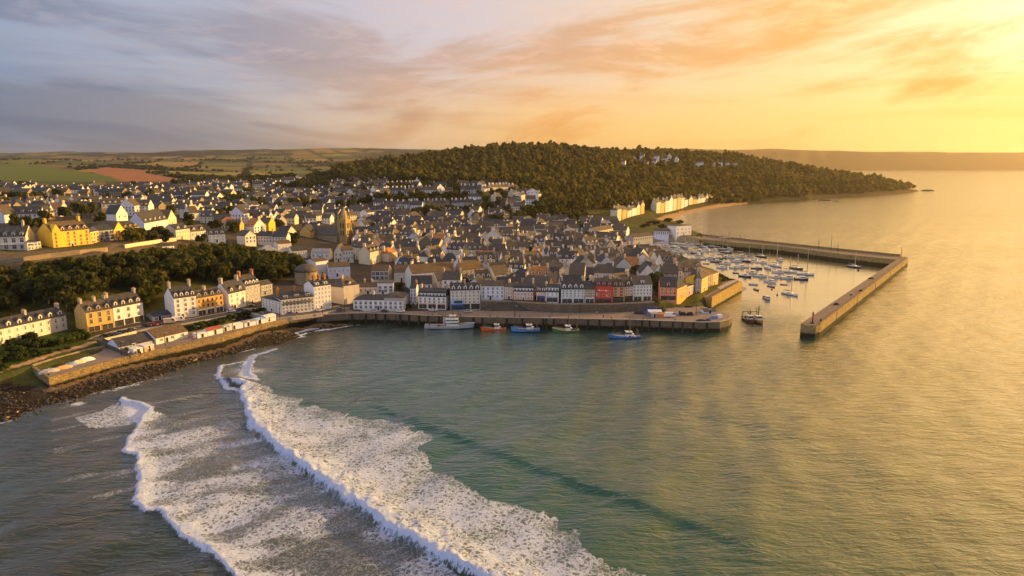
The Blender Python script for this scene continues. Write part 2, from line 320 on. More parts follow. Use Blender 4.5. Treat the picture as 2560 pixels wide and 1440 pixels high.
# fast ground lookup
_GX = np.arange(-700, 1300, 4.); _GY = np.arange(150, 2100, 4.)
_gx, _gy = np.meshgrid(_GX, _GY); _GZ = height(_gx, _gy)
def gz(x, y):
    x = np.asarray(x, float); y = np.asarray(y, float)
    fx = np.clip((x+700)/4, 0, len(_GX)-1.001); fy = np.clip((y-150)/4, 0, len(_GY)-1.001); i = fx.astype(int); j = fy.astype(int); fx -= i; fy -= j
    return (_GZ[j, i]*(1-fx)+_GZ[j, i+1]*fx)*(1-fy)+(_GZ[j+1, i]*(1-fx)+_GZ[j+1, i+1]*fx)*fy
def hit(px, py):
    """where the ray through an image point meets the ground"""
    x, y, d = ray(px, py); T = np.arange(150, 2400, 1.5); g = gz(x*T, y*T); z = HC+d*T; i = int(np.argmax(z < g))
    if not (z < g).any(): i = len(T)-1
    return (x*T[i], y*T[i], float(g[i]))
# ---------------------------------------------------------------- water
r = steps(24, [(95, .05), (120, .008), (430, .0032), (1200, .008), (9600, .03)]); a = np.concatenate([np.arange(R(-88), R(-50), R(1.)), np.arange(R(-49.5), R(49), R(.11)), np.arange(R(50), R(96), R(1.))])
X, Y = fan(r, a); mskw = ~(inside(LAND, X, Y) & (pdist(LAND, X, Y, True)[0] > 12))
def wl(pts): return [at(p[0], p[1], 0)[:2] for p in pts]
CREST = wl([(585,962),(612,966),(606,985),(612,1015),(630,1062),(665,1100),(720,1145),(800,1202),(900,1272),(1000,1338),(1100,1400),(1200,1450),(1350,1530),(1500,1600)])
FOAM1 = CREST+wl([(1800,1600),(1640,1465),(1560,1432),(1500,1402),(1470,1370),(1432,1335),(1395,1300),(1330,1278),(1265,1262),(1200,1228),(1140,1190),(1085,1160),(1040,1135),(1062,1112),(1096,1096),(1040,1073),(990,1058),(950,1046),(895,1046),(850,1036),(790,1018),(745,1000),(690,984),(640,968)])
CREST2 = wl([(298,998),(335,1010),(374,1024),(350,1048),(345,1072),(318,1100),(320,1118),(308,1130),(345,1142),(340,1170),(352,1195),(342,1230),(335,1262),(365,1280),(415,1284),(432,1312),(455,1340),(500,1372),(545,1392),(570,1420),(600,1445),(700,1520)])
FOAM2 = CREST2+wl([(900,1560),(1300,1560),(1200,1470),(1100,1408),(1000,1346),(900,1280),(800,1212),(720,1155),(660,1110),(620,1075),(560,1040),(480,1060),(420,1040)])
CREST3 = wl([(690,876),(640,892),(628,905),(622,940),(640,946)]); CREST4 = wl([(600,905),(558,915),(545,928),(548,950),(572,972),(592,975)])
SWELL = wl([(820,940),(880,975),(950,1012),(1040,1052),(1150,1090),(1300,1150),(1450,1203),(1600,1258),(1750,1310),(1900,1375),(2050,1440),(2250,1540)])
SWELL2 = wl([(1500,930),(1650,985),(1800,1035),(2000,1090),(2200,1160),(2400,1240),(2650,1340)])
Z = np.zeros(X.shape); foam = np.zeros(X.shape); near = (Y < 360)
x, y = X[near], Y[near]; jit = 5*(fbm(x/5, y/5, 3, 4)-.5); jx = x+2.6*(fbm(x/4, y/4, 51)-.5); jy = y+2.6*(fbm(x/4, y/4, 57)-.5)
d1, s1 = pdist(CREST, jx, jy); d2, s2 = pdist(CREST2, jx, jy); d3, s3 = pdist(CREST3, jx, jy); d4, s4 = pdist(CREST4, jx, jy)
ds, ss_ = pdist(SWELL, x, y); dt_, st_ = pdist(SWELL2, x, y)
def ridge(d, s, amp, wf, wb): return amp*np.exp(-(d/np.where(s > 0, wf, wb))**2)
z = np.zeros(x.shape); lump = fbm(x/2.2, y/2.2, 9, 4)
z += ridge(d1, s1, 2.1, .9, 7)*(.65+.7*lump)+ridge(d2, s2, .7, .5, 3.5)*(.6+.8*lump)+ridge(d3, s3, .5, .6, 3)+ridge(d4, s4, .4, .5, 3)
z += ridge(ds, ss_, .85*(.6+.8*fbm(x/30, y/30, 91))*sstep(0, 60, np.hypot(x-SWELL[0][0], y-SWELL[0][1]))*sstep(5, 60, np.hypot(x-SWELL[-1][0], y-SWELL[-1][1])), 3.2, 14)+ridge(dt_, st_, .6*sstep(0, 70, np.hypot(x-SWELL2[0][0], y-SWELL2[0][1]))*sstep(0, 80, np.hypot(x-SWELL2[-1][0], y-SWELL2[-1][1])), 6, 18)
f1 = inside(FOAM1, x+jit*1.3, y+jit); e1 = pdist(FOAM1, x, y, True)[0]
f2 = inside(FOAM2, x+jit*.6, y+jit*.6)
fo = np.zeros(x.shape)
b1 = sstep(0, 10, e1); fo = np.where(f1, .37+.09*b1+.26*(fbm((x*.85+y*.5)/9, (y*.85-x*.5)/5, 81)-.5)+.12*(fbm(x/2.5, y/2.5, 83)-.5)+.26*np.exp(-d1/3.2), fo)
big = fbm((x*.85+y*.5)/16, (y*.85-x*.5)/5.5, 21, 4)
behind2 = np.exp(-d2/3.5)
fo2 = np.clip(.25+.24*sstep(.32, .66, big)*(.55+.45*np.exp(-np.maximum(d2-9, 0)/25))+.10*(fbm(x/2.5, y/2.5, 85)-.5)+.22*behind2, 0, .62)
fo = np.where(f2 & ~f1, np.maximum(fo, fo2*sstep(.5, 3., d2+2)), fo)
fo = np.maximum(fo, .86*np.exp(-(d1/np.where(s1 > 0, .8, 2.2))**2)*(.75+.5*lump)); fo = np.maximum(fo, .9*np.exp(-(d2/np.where(s2 > 0, .45, 1.6))**2)*(.5+.8*fbm(x/6, y/6, 44)))
fo = np.maximum(fo, .85*np.exp(-(d3/np.where(s3 > 0, 4., .8))**2)); fo = np.maximum(fo, .75*np.exp(-(d4/1.1)**2)); fo = np.maximum(fo, .42*np.exp(-(pdist(wl([(600,925),(640,930)]), x, y)[0]/6)**2))
SM = wl([(180,1045),(260,1025),(300,1000),(345,1040),(330,1062),(220,1072)]); fo = np.maximum(fo, np.where(inside(SM, x+jit*.5, y+jit*.5), .42, 0)); fo = np.maximum(fo, np.where(inside(wl([(298,998),(374,1024),(345,1062),(312,1035)]), x, y), .62, 0))
strk = fbm((x*.8+y*.6)/22, (y*.8-x*.6)/4, 63, 4); lft = inside(wl([(120,1030),(400,945),(620,890),(640,1000),(600,1060),(480,1060),(330,1240),(150,1250)]), x, y)
fo = np.maximum(fo, np.where(lft, .30*sstep(.52, .7, strk), 0))
dsr, _ = pdist(SHORE[:17], x, y); fo = np.maximum(fo, (.10+.55*sstep(.38, .66, fbm(x/9, y/9, 76)))*np.exp(-(np.maximum(dsr-.8, 0)/(.5+2.6*sstep(.4, .7, fbm(x/14, y/14, 70))))**2)*(x < -78))
band = wl([(690,850),(760,832),(900,812),(915,810),(800,822),(740,842)]); fo = np.maximum(fo, np.where(inside(band, x+jit*.3, y+jit*.3), .6, 0))
foam[near] = fo; z += .25*np.clip(fo-.4, 0, 1)*(lump-.4)*2
sw = np.zeros(X.shape)
for L, an, A in [(31, 62, .20), (19, 48, .14), (12, 75, .09), (7.5, 30, .05)]:
    an = R(an); q = (X*math.sin(an)-Y*math.cos(an)*.8)/L*2*math.pi+4*fbm(X/40, Y/40, int(L)); sw += A*np.sin(q)*(.4+1.2*fbm(X/55, Y/55, int(L)+3))
sw *= sstep(1300, 500, Y)
HARB = zpoly([(1540,628),(1600,600),(1757,600),(2241,652),(2010,812),(1835,800),(1780,770),(1868,722),(1745,668)], 0)
calm = np.where(inside(HARB, X, Y), sstep(0, 55, pdist(zpoly([(2030,830),(1800,800),(1783,772)], 0), X, Y)[0]), 0.)
Z[near] = z; Z += sw*(1-.92*calm)
# turbid, sandy water near the beach
tb = sstep(95, 12, pdist(SHORE[:17], X, Y)[0]); lob = inside(wl([(-200,1500),(-200,1050),(380,950),(560,900),(620,960),(760,1150),(1200,1440),(1600,1500)]), X, Y)
turb = np.maximum(tb*.7, lob*.85)*(Y < 420); turb = np.clip(turb+.3*(fbm(X/35, Y/35, 5)-.5), 0, 1)*(Y < 420)
me, keep = grid_mesh('water', X, Y, Z, mskw)
setf(me, 'foam', foam.ravel()[keep]); setf(me, 'calm', calm.ravel()[keep]); setf(me, 'turbid', turb.ravel()[keep])
m, t, b = material('sea_water'); pos = t.new('ShaderNodeNewGeometry').outputs['Position']; pos = t.mapv(pos, (1, 1, 0))
fa = t.attr('foam'); ca = t.attr('calm'); ta = t.attr('turbid')
warp = t.new('ShaderNodeVectorMath', operation='MULTIPLY_ADD'); t.put(warp.inputs[0], t.noise(pos, .55, 3., .6, 0, 1)); warp.inputs[1].default_value = (3.2, 3.2, 0); t.put(warp.inputs[2], pos); wp = t.mapv(warp.outputs[0], (1, .75, 1), (0, 0, R(35)))
v1 = t.voro(wp, .95, 'DISTANCE_TO_EDGE'); v2 = t.voro(wp, 2.9, 'DISTANCE_TO_EDGE'); fn = t.noise(wp, 1.7, 8., .8)
lace = t.m('ADD', t.m('MULTIPLY', t.ss(v1, .0, .42), .34), t.m('MULTIPLY', t.ss(v2, 0., .4), .24)); lace = t.m('ADD', lace, t.m('MULTIPLY', t.m('SUBTRACT', fn, .2), 1.0))
fm = t.ss(t.m('SUBTRACT', t.m('MULTIPLY', fa, 1.25), lace), -.13, .24)
wcol = t.mix(ta, (.013, .072, .058), (.026, .029, .021)); wcol = t.mix(t.m('MULTIPLY', t.noise(pos, .02, 3.), t.m('SUBTRACT', .5, t.m('MULTIPLY', ta, .5))), wcol, (.018, .070, .058))
wcol = t.mix(t.m('MULTIPLY', t.ss(fa, .02, .5), .45), wcol, (.17, .20, .21))
cc = t.mix(fm, wcol, t.mix(fn, (.32, .40, .60), (.54, .64, .90)))
t.put(b.inputs['Base Color'], cc); t.put(b.inputs['Roughness'], t.mix(fm, (.13, .13, .13), (.9, .9, .9))); b.inputs['IOR'].default_value = 1.333
b.inputs['Specular IOR Level'].default_value = .1
wv = t.mapv(pos, (.38, 1.0, 1), (0, 0, R(-8))); wv2 = t.mapv(pos, (.5, 1.1, 1), (0, 0, R(24)))
h = t.m('ADD', t.m('MULTIPLY', t.noise(wv, .42, 5., .62, .6), 1.0), t.m('MULTIPLY', t.noise(wv2, 1.15, 3., .6, .4), .35)); h = t.m('ADD', h, t.m('MULTIPLY', t.noise(wv, .09, 3.), 1.6))
gust = t.noise(t.mapv(pos, (.4, 1, 1), (0, 0, R(-12))), .013, 3., .55)
st = t.m('MULTIPLY', t.m('SUBTRACT', 1., t.m('MULTIPLY', ca, .85)), t.m('ADD', .22, t.m('MULTIPLY', gust, .5)))
nb = t.bump(h, st, 1.15)
fh = t.m('MULTIPLY', fm, t.m('ADD', fn, t.m('MULTIPLY', v1, .6))); t.put(b.inputs['Normal'], t.bump(fh, .8, .55, nb))
lw = t.new('ShaderNodeLayerWeight'); lw.inputs[0].default_value = .5; t.put(lw.inputs['Normal'], nb)
rf = t.ramp(lw.outputs['Facing'], [(.3, (.012,)*3), (.50, (.05,)*3), (.60, (.19,)*3), (.68, (.38,)*3), (.76, (.62,)*3), (.86, (.90,)*3)])
gl = t.new('ShaderNodeBsdfGlossy'); gl.inputs['Roughness'].default_value = .09; t.put(gl.inputs['Normal'], nb); mx = t.new('ShaderNodeMixShader')
t.put(mx.inputs[0], t.m('MULTIPLY', rf, t.m('SUBTRACT', 1., fm))); t.l.new(b.outputs[0], mx.inputs[1]); t.l.new(gl.outputs[0], mx.inputs[2]); t.l.new(mx.outputs[0], t.n['Material Output'].inputs[0])
me.materials.append(m); wo = link('water', me); wo['kind'] = 'structure'
# seabed far below, so the sea has a floor wherever one looks
# ---------------------------------------------------------------- haze
def box_verts(x0, x1, y0, y1, z0, z1): return [(x, y, z) for z in (z0, z1) for x, y in ((x0, y0), (x1, y0), (x1, y1), (x0, y1))]
BOXF = [(3, 2, 1, 0), (4, 5, 6, 7), (0, 1, 5, 4), (1, 2, 6, 5), (2, 3, 7, 6), (3, 0, 4, 7)]
me = bpy.data.meshes.new('haze'); me.from_pydata(box_verts(-12000, 12000, -900, 11500, -6.2, 290), [], BOXF)
m = bpy.data.materials.new('haze'); m.use_nodes = True; m.node_tree.nodes.clear(); t = NT(m.node_tree)
o = t.new('ShaderNodeOutputMaterial'); pv = t.new('ShaderNodeVolumePrincipled'); pv.inputs['Color'].default_value = (.95, .87, .76, 1); pv.inputs['Density'].default_value = 5.8e-5; pv.inputs['Anisotropy'].default_value = .8
t.l.new(pv.outputs[0], o.inputs['Volume']); me.materials.append(m)
ho = link('haze', me); ho['kind'] = 'stuff'; ho['label'] = 'pale golden evening haze lying over the whole bay'
# ---------------------------------------------------------------- builders
class MB:
    def __init__(s): s.v = []; s.f = []; s.m = []
    def add(s, vs, fs, m=0):
        o = len(s.v); s.v += [tuple(v) for v in vs]; s.f += [tuple(i+o for i in f) for f in fs]; s.m += [m]*len(fs); return s
    def box(s, x0, x1, y0, y1, z0, z1, m=0): return s.add(box_verts(x0, x1, y0, y1, z0, z1), BOXF, m)
    def obox(s, c, u, hu, hv, z0, z1, m=0):
        """box centred on c, half length hu along the unit vector u"""
        ux, uy = u; pts = []
        for z in (z0, z1):
            for a, b in ((-hu, -hv), (hu, -hv), (hu, hv), (-hu, hv)): pts.append((c[0]+ux*a-uy*b, c[1]+uy*a+ux*b, z))
        return s.add(pts, BOXF, m)
    def ext(s, poly, z0, z1, m=0, mtop=None):
        """vertical extrusion of a counter-clockwise outline; z0 and z1 may be lists"""
        n = len(poly); zb = z0 if isinstance(z0, (list, tuple)) else [z0]*n; zt = z1 if isinstance(z1, (list, tuple)) else [z1]*n
        vs = [(p[0], p[1], zb[i]) for i, p in enumerate(poly)]+[(p[0], p[1], zt[i]) for i, p in enumerate(poly)]
        s.add(vs, [(i, (i+1) % n, n+(i+1) % n, n+i) for i in range(n)]+[tuple(range(n-1, -1, -1))], m)
        return s.add(vs[n:], [tuple(range(n))], m if mtop is None else mtop)
    def xprof(s, prof, x0, x1, m=0):
        """profile of (y, z) points extruded along x"""
        n = len(prof); vs = [(x0, y, z) for y, z in prof]+[(x1, y, z) for y, z in prof]
        return s.add(vs, [(i, n+i, n+(i+1) % n, (i+1) % n) for i in range(n)]+[tuple(range(n)), tuple(range(2*n-1, n-1, -1))], m)
    def yprof(s, prof, y0, y1, m=0):
        n = len(prof); vs = [(x, y0, z) for x, z in prof]+[(x, y1, z) for x, z in prof]
        return s.add(vs, [(i, (i+1) % n, n+(i+1) % n, n+i) for i in range(n)]+[tuple(range(n-1, -1, -1)), tuple(range(n, 2*n))], m)
    def cyl(s, x, y, r0, r1, z0, z1, n=8, m=0, ph=0.):
        vs = [(x+r*math.cos(ph+2*math.pi*i/n), y+r*math.sin(ph+2*math.pi*i/n), z) for r, z in ((r0, z0), (r1, z1)) for i in range(n)]
        return s.add(vs, [(i, (i+1) % n, n+(i+1) % n, n+i) for i in range(n)]+[tuple(range(n-1, -1, -1)), tuple(range(n, 2*n))], m)
    def tube(s, a, b, r, n=5, m=0, r2=None):
        a = Vector(a); b = Vector(b); d = (b-a).normalized(); u = d.orthogonal().normalized(); w = d.cross(u); r2 = r if r2 is None else r2
        vs = [tuple(p+(u*math.cos(2*math.pi*i/n)+w*math.sin(2*math.pi*i/n))*q) for p, q in ((a, r), (b, r2)) for i in range(n)]
        return s.add(vs, [(i, (i+1) % n, n+(i+1) % n, n+i) for i in range(n)]+[tuple(range(n-1, -1, -1)), tuple(range(n, 2*n))], m)
    def loft(s, rings, m=0, cap=True):
        n = len(rings[0]); o = len(s.v); s.v += [tuple(p) for q in rings for p in q]
        for k in range(len(rings)-1):
            for i in range(n): s.f.append((o+k*n+i, o+k*n+(i+1) % n, o+(k+1)*n+(i+1) % n, o+(k+1)*n+i)); s.m.append(m)
        if cap: s.f += [tuple(o+i for i in range(n-1, -1, -1)), tuple(o+(len(rings)-1)*n+i for i in range(n))]; s.m += [m, m]
        return s
    def mesh(s, name, mats, smooth=False):
        me = bpy.data.meshes.new(name); me.from_pydata(s.v, [], s.f)
        for q in (mats if isinstance(mats, (list, tuple)) else [mats]): me.materials.append(q)
        if any(s.m): me.polygons.foreach_set('material_index', s.m)
        if smooth: me.polygons.foreach_set('use_smooth', [True]*len(s.f))
        me.update(); return me
    def build(s, name, mats, parent=None, loc=None, rotz=0, smooth=False): return link(name, s.mesh(name, mats, smooth), parent, loc, rotz)
def thing(name, label, cat, loc=(0, 0, 0), rotz=0, group=None):
    o = link(name, None, None, loc, rotz); return tag(o, label, cat, group)
def tag(o, label, cat, group=None):
    o['label'] = label; o['category'] = cat
    if group: o['group'] = group
    return o
def dup(root, loc, rotz, label=None, sc=None):
    """a copy of a thing with copies of its parts and sub-parts"""
    r = root.copy(); COL.objects.link(r); r.location = loc; r.rotation_euler = (0, 0, rotz)
    if sc is not None: r.scale = sc
    if label: r['label'] = label
    for ch in list(root.children):
        c = ch.copy(); COL.objects.link(c); c.parent = r
        for g in list(ch.children):
            d = g.copy(); COL.objects.link(d); d.parent = c
    return r
# ---------------------------------------------------------------- materials
_mc = {}
def paintmat(name, c, rough=.85, spec=.25, var=.18, scale=.5, streak=True, bump=.0):
    if name in _mc: return _mc[name]
    m, t, b = material(name); pos = t.new('ShaderNodeNewGeometry').outputs['Position']
    n = t.noise(t.mapv(pos, (1, 1, .35)), scale, 5., .65); k = t.mix(n, (1-var*1.6,)*3, (1+var,)*3)
    if streak: k = t.mix(t.m('MULTIPLY', t.ss(t.noise(t.mapv(pos, (1.4, 1.4, .12)), 1.2, 4., .6), .52, .75), .35), k, (.55, .52, .47))
    t.put(b.inputs['Base Color'], t.mix(1., c, k, 'MULTIPLY')); b.inputs['Roughness'].default_value = rough; b.inputs['Specular IOR Level'].default_value = spec
    if bump: t.put(b.inputs['Normal'], t.bump(t.noise(pos, 3., 4.), .5, bump))
    _mc[name] = m; return m
def slatemat(name, c):
    if name in _mc: return _mc[name]
    m, t, b = material(name); pos = t.new('ShaderNodeNewGeometry').outputs['Position']
    v = t.voro(t.mapv(pos, (1, 1, 1.7)), 1.5, 'F1', 1); sp = t.new('ShaderNodeSeparateXYZ'); t.put(sp.inputs[0], v)
    n = t.noise(pos, .35, 5., .65); k = t.mix(sp.outputs[0], (.72,)*3, (1.25,)*3); k = t.mix(1., k, t.mix(n, (.6,)*3, (1.4, 1.35, 1.3)), 'MULTIPLY')
    col = t.mix(1., c, k, 'MULTIPLY'); col = t.mix(t.m('MULTIPLY', t.ss(t.noise(pos, .8, 4., .7), .56, .72), .45), col, (.11, .085, .04))
    t.put(b.inputs['Base Color'], col); b.inputs['Roughness'].default_value = .62; b.inputs['Specular IOR Level'].default_value = .3
    t.put(b.inputs['Normal'], t.bump(v, .4, .06)); _mc[name] = m; return m
def stonemat(name, c, c2, scale=.9, weed=None, lichen=None):
    if name in _mc: return _mc[name]
    m, t, b = material(name); pos = t.new('ShaderNodeNewGeometry').outputs['Position']
    w = t.mapv(pos, (1, 1, 1.9)); v = t.voro(w, scale, 'F1', 1); e = t.voro(w, scale, 'DISTANCE_TO_EDGE'); sp = t.new('ShaderNodeSeparateXYZ'); t.put(sp.inputs[0], v)
    n = t.noise(pos, .3, 5., .65); col = t.mix(sp.outputs[0], c, c2); col = t.mix(1., col, t.mix(n, (.55,)*3, (1.4, 1.35, 1.25)), 'MULTIPLY')
    col = t.mix(t.ss(e, 0., .06, .65, 0.), col, (.03, .026, .02))
    ps = t.new('ShaderNodeSeparateXYZ'); t.put(ps.inputs[0], pos)
    if lichen: col = t.mix(t.m('MULTIPLY', t.ss(t.noise(pos, .55, 5., .7), .42, .62), .85), col, lichen)
    if weed:
        zz = t.m('ADD', ps.outputs[2], t.m('MULTIPLY', t.m('SUBTRACT', t.noise(pos, .35, 4., .6), .5), 1.6))
        col = t.mix(t.ss(zz, weed-.5, weed+.5, 1., 0.), col, (.014, .014, .007))
    t.put(b.inputs['Base Color'], col); b.inputs['Roughness'].default_value = .9; b.inputs['Specular IOR Level'].default_value = .2
    t.put(b.inputs['Normal'], t.bump(t.m('ADD', t.ss(e, 0., .12), t.noise(pos, 2.5, 4.)), .8, .2)); _mc[name] = m; return m
WHITE = paintmat('white render', (.74, .73, .72)); OFFW = paintmat('off white render', (.66, .63, .58)); CREAM = paintmat('cream render', (.66, .57, .42)); BLUEW = paintmat('pale blue render', (.55, .62, .74)); LAV = paintmat('lavender white render', (.66, .67, .78))
OCHRE = paintmat('ochre render', (.60, .39, .12)); ORANGE = paintmat('orange ochre render', (.66, .36, .08)); YELLOW = paintmat('yellow render', (.80, .50, .055)); RED = paintmat('red render', (.60, .075, .04)); SALMON = paintmat('salmon render', (.72, .29, .13)); PEACH = paintmat('peach render', (.74, .42, .23)); TAN = paintmat('tan render', (.57, .36, .19)); PINK = paintmat('pink render', (.66, .28, .19)); GREYW = paintmat('grey white render', (.58, .59, .57)); MINT = paintmat('mint white render', (.60, .68, .64)); GREY = paintmat('grey render', (.36, .36, .37))
BROWN = paintmat('brown timbered front', (.26, .17, .10)); BRICK = stonemat('red brick', (.36, .12, .07), (.28, .09, .05), 3.5); GRANITE = stonemat('granite rubble', (.44, .36, .24), (.31, .25, .17), 1.6); CHURCH = stonemat('church stone', (.58, .43, .18), (.44, .33, .15), 1.4)
SLATE = slatemat('blue slate', (.037, .041, .051)); SLATE2 = slatemat('grey slate', (.072, .064, .055)); SLATE3 = slatemat('brown slate', (.098, .070, .042)); TILE = slatemat('orange tile', (.34, .15, .05)); LEAD = slatemat('pale lead roof', (.26, .28, .30))
SURR = paintmat('granite dressing', (.44, .37, .28), var=.25); TRIM = paintmat('white trim', (.78, .77, .75), streak=False); POT = paintmat('clay pot', (.42, .20, .10)); BLUES = paintmat('blue shopfront', (.03, .10, .42), .5); LBLUE = paintmat('light blue panel', (.30, .48, .72)); DARKW = paintmat('dark timber', (.035, .028, .022)); TIMB = paintmat('weathered timber', (.10, .085, .06))
ASPH = paintmat('asphalt', (.085, .083, .084), scale=.3, streak=False); PAVE = paintmat('quay paving', (.20, .165, .145), scale=.25, var=.3, streak=False); CONC = paintmat('concrete', (.33, .29, .25), var=.3)
def glassmat():
    m, t, b = material('window glass'); pos = t.new('ShaderNodeNewGeometry').outputs['Position']
    t.put(b.inputs['Base Color'], t.mix(t.noise(pos, .7, 2.), (.012, .014, .018), (.085, .085, .09))); b.inputs['Roughness'].default_value = .12; return m
GLASS = glassmat()
# ---------------------------------------------------------------- houses
FOOT = []     # footprints (x, y, radius)
_wm = {}
GLASS2 = paintmat('curtained glass', (.16, .155, .145), .25, streak=False)
def winmesh(w, h, kind='plain', fr=TRIM, gl=None):
    gl = gl or GLASS; k = (round(w, 2), round(h, 2), kind, fr.name, gl.name)
    if k in _wm: return _wm[k]
    b = MB(); f = .11
    if kind == 'arch':
        n = 6; pts = [(-w/2, 0), (w/2, 0), (w/2, h*.72)]+[(w/2*math.cos(math.pi*i/n), h*.72+h*.28*math.sin(math.pi*i/n)) for i in range(1, n)]+[(-w/2, h*.72)]
        b.yprof(pts, -.05, 0, 1); q = [(x*1.22, -.12 if z == 0 else z*1.08) for x, z in pts]; b.yprof(q, -.035, 0, 0)
    else:
        b.box(-w/2, w/2, -.05, 0, 0, h, 1)
        for x in (-w/2, w/2): b.box(x-f, x+f, -.09, 0, -.02, h+.02)
        b.box(-w/2-f, w/2+f, -.10, 0, h+.021, h+.22); b.box(-w/2-.2, w/2+.2, -.17, 0, -.16, -.021)
        if kind == 'plain': b.box(-.04, .04, -.07, 0, 0, h); b.box(-w/2+f, w/2-f, -.075, 0, h*.62, h*.62+.07)
    _wm[k] = b.mesh('window', [fr, gl]); return _wm[k]
_dm = {}
def dormmesh(kind, mat):
    k = (kind, mat.name)
    if k in _dm: return _dm[k]
    b = MB()
    if kind == 'box': b.box(-.85, .85, 0, 2.6, -.4, 1.75, 0); b.box(-.98, .98, -.15, 2.7, 1.76, 1.92, 1)
    else:
        b.yprof([(-.85, -.4), (.85, -.4), (.85, 1.45), (0, 2.25), (-.85, 1.45)], 0, 2.8, 0)
        b.yprof([(-1.02, 1.36), (0, 2.32), (1.02, 1.36), (1.02, 1.54), (0, 2.5), (-1.02, 1.54)], -.12, 2.9, 1)
    _dm[k] = b.mesh('dormer', [mat, SLATE]); return _dm[k]
_cmh = {}
def chimesh(mat, w, h):
    k = (mat.name, round(w, 1), round(h, 1))
    if k in _cmh: return _cmh[k]
    b = MB(); b.box(-.45, .45, -w/2, w/2, -2.2, h); b.box(-.55, .55, -w/2-.1, w/2+.1, h+.002, h+.22)
    n = max(2, int(w/.55))
    for i in range(n): b.cyl(0, -w/2+w*(i+.5)/n, .14, .11, h+.222, h+.75, 6, 1)
    _cmh[k] = b.mesh('chimney', [mat, POT]); return _cmh[k]
def roofmb(kind, w, D, he, hr, ov=.3):
    b = MB(); th = .24
    if kind == 'gable':
        sl = (hr-he)/(D/2); o = ov
        b.xprof([(-o, he-o*sl+.03), (D/2, hr+.03), (D+o, he-o*sl+.03), (D+o, he-o*sl+th), (D/2, hr+th+.05), (-o, he-o*sl+th)], -.12, w+.12)
    elif kind == 'front':
        sl = (hr-he)/(w/2); o = ov
        b.yprof([(-o, he-o*sl+.03), (w/2, hr+.03), (w+o, he-o*sl+.03), (w+o, he-o*sl+th), (w/2, hr+th+.05), (-o, he-o*sl+th)], -.15, D+.15)
    elif kind in ('hip', 'hipl'):
        o = ov; k = min(D/2, w/2)*.9; x1 = w+o if kind == 'hipl' else w/2+max(w/2-k, .3)
        v = [(-o, -o, he+.02), (w+o, -o, he+.02), (w+o, D+o, he+.02), (-o, D+o, he+.02), (k, D/2, hr), (x1, D/2, hr)]
        b.add(v, [(0, 1, 5, 4), (1, 2, 5), (2, 3, 4, 5), (3, 0, 4), (3, 2, 1, 0)])
    elif kind == 'mansard':
        hm = he+(hr-he)*.72; k = 1.3
        b.xprof([(-.3, he+.02), (D+.3, he+.02), (D-k+.3, hm), (D/2, hr), (k-.3, hm)], -.1, w+.1)
    else:
        b.box(-.15, w+.15, -.15, D+.15, hr-.3, hr)
    return b
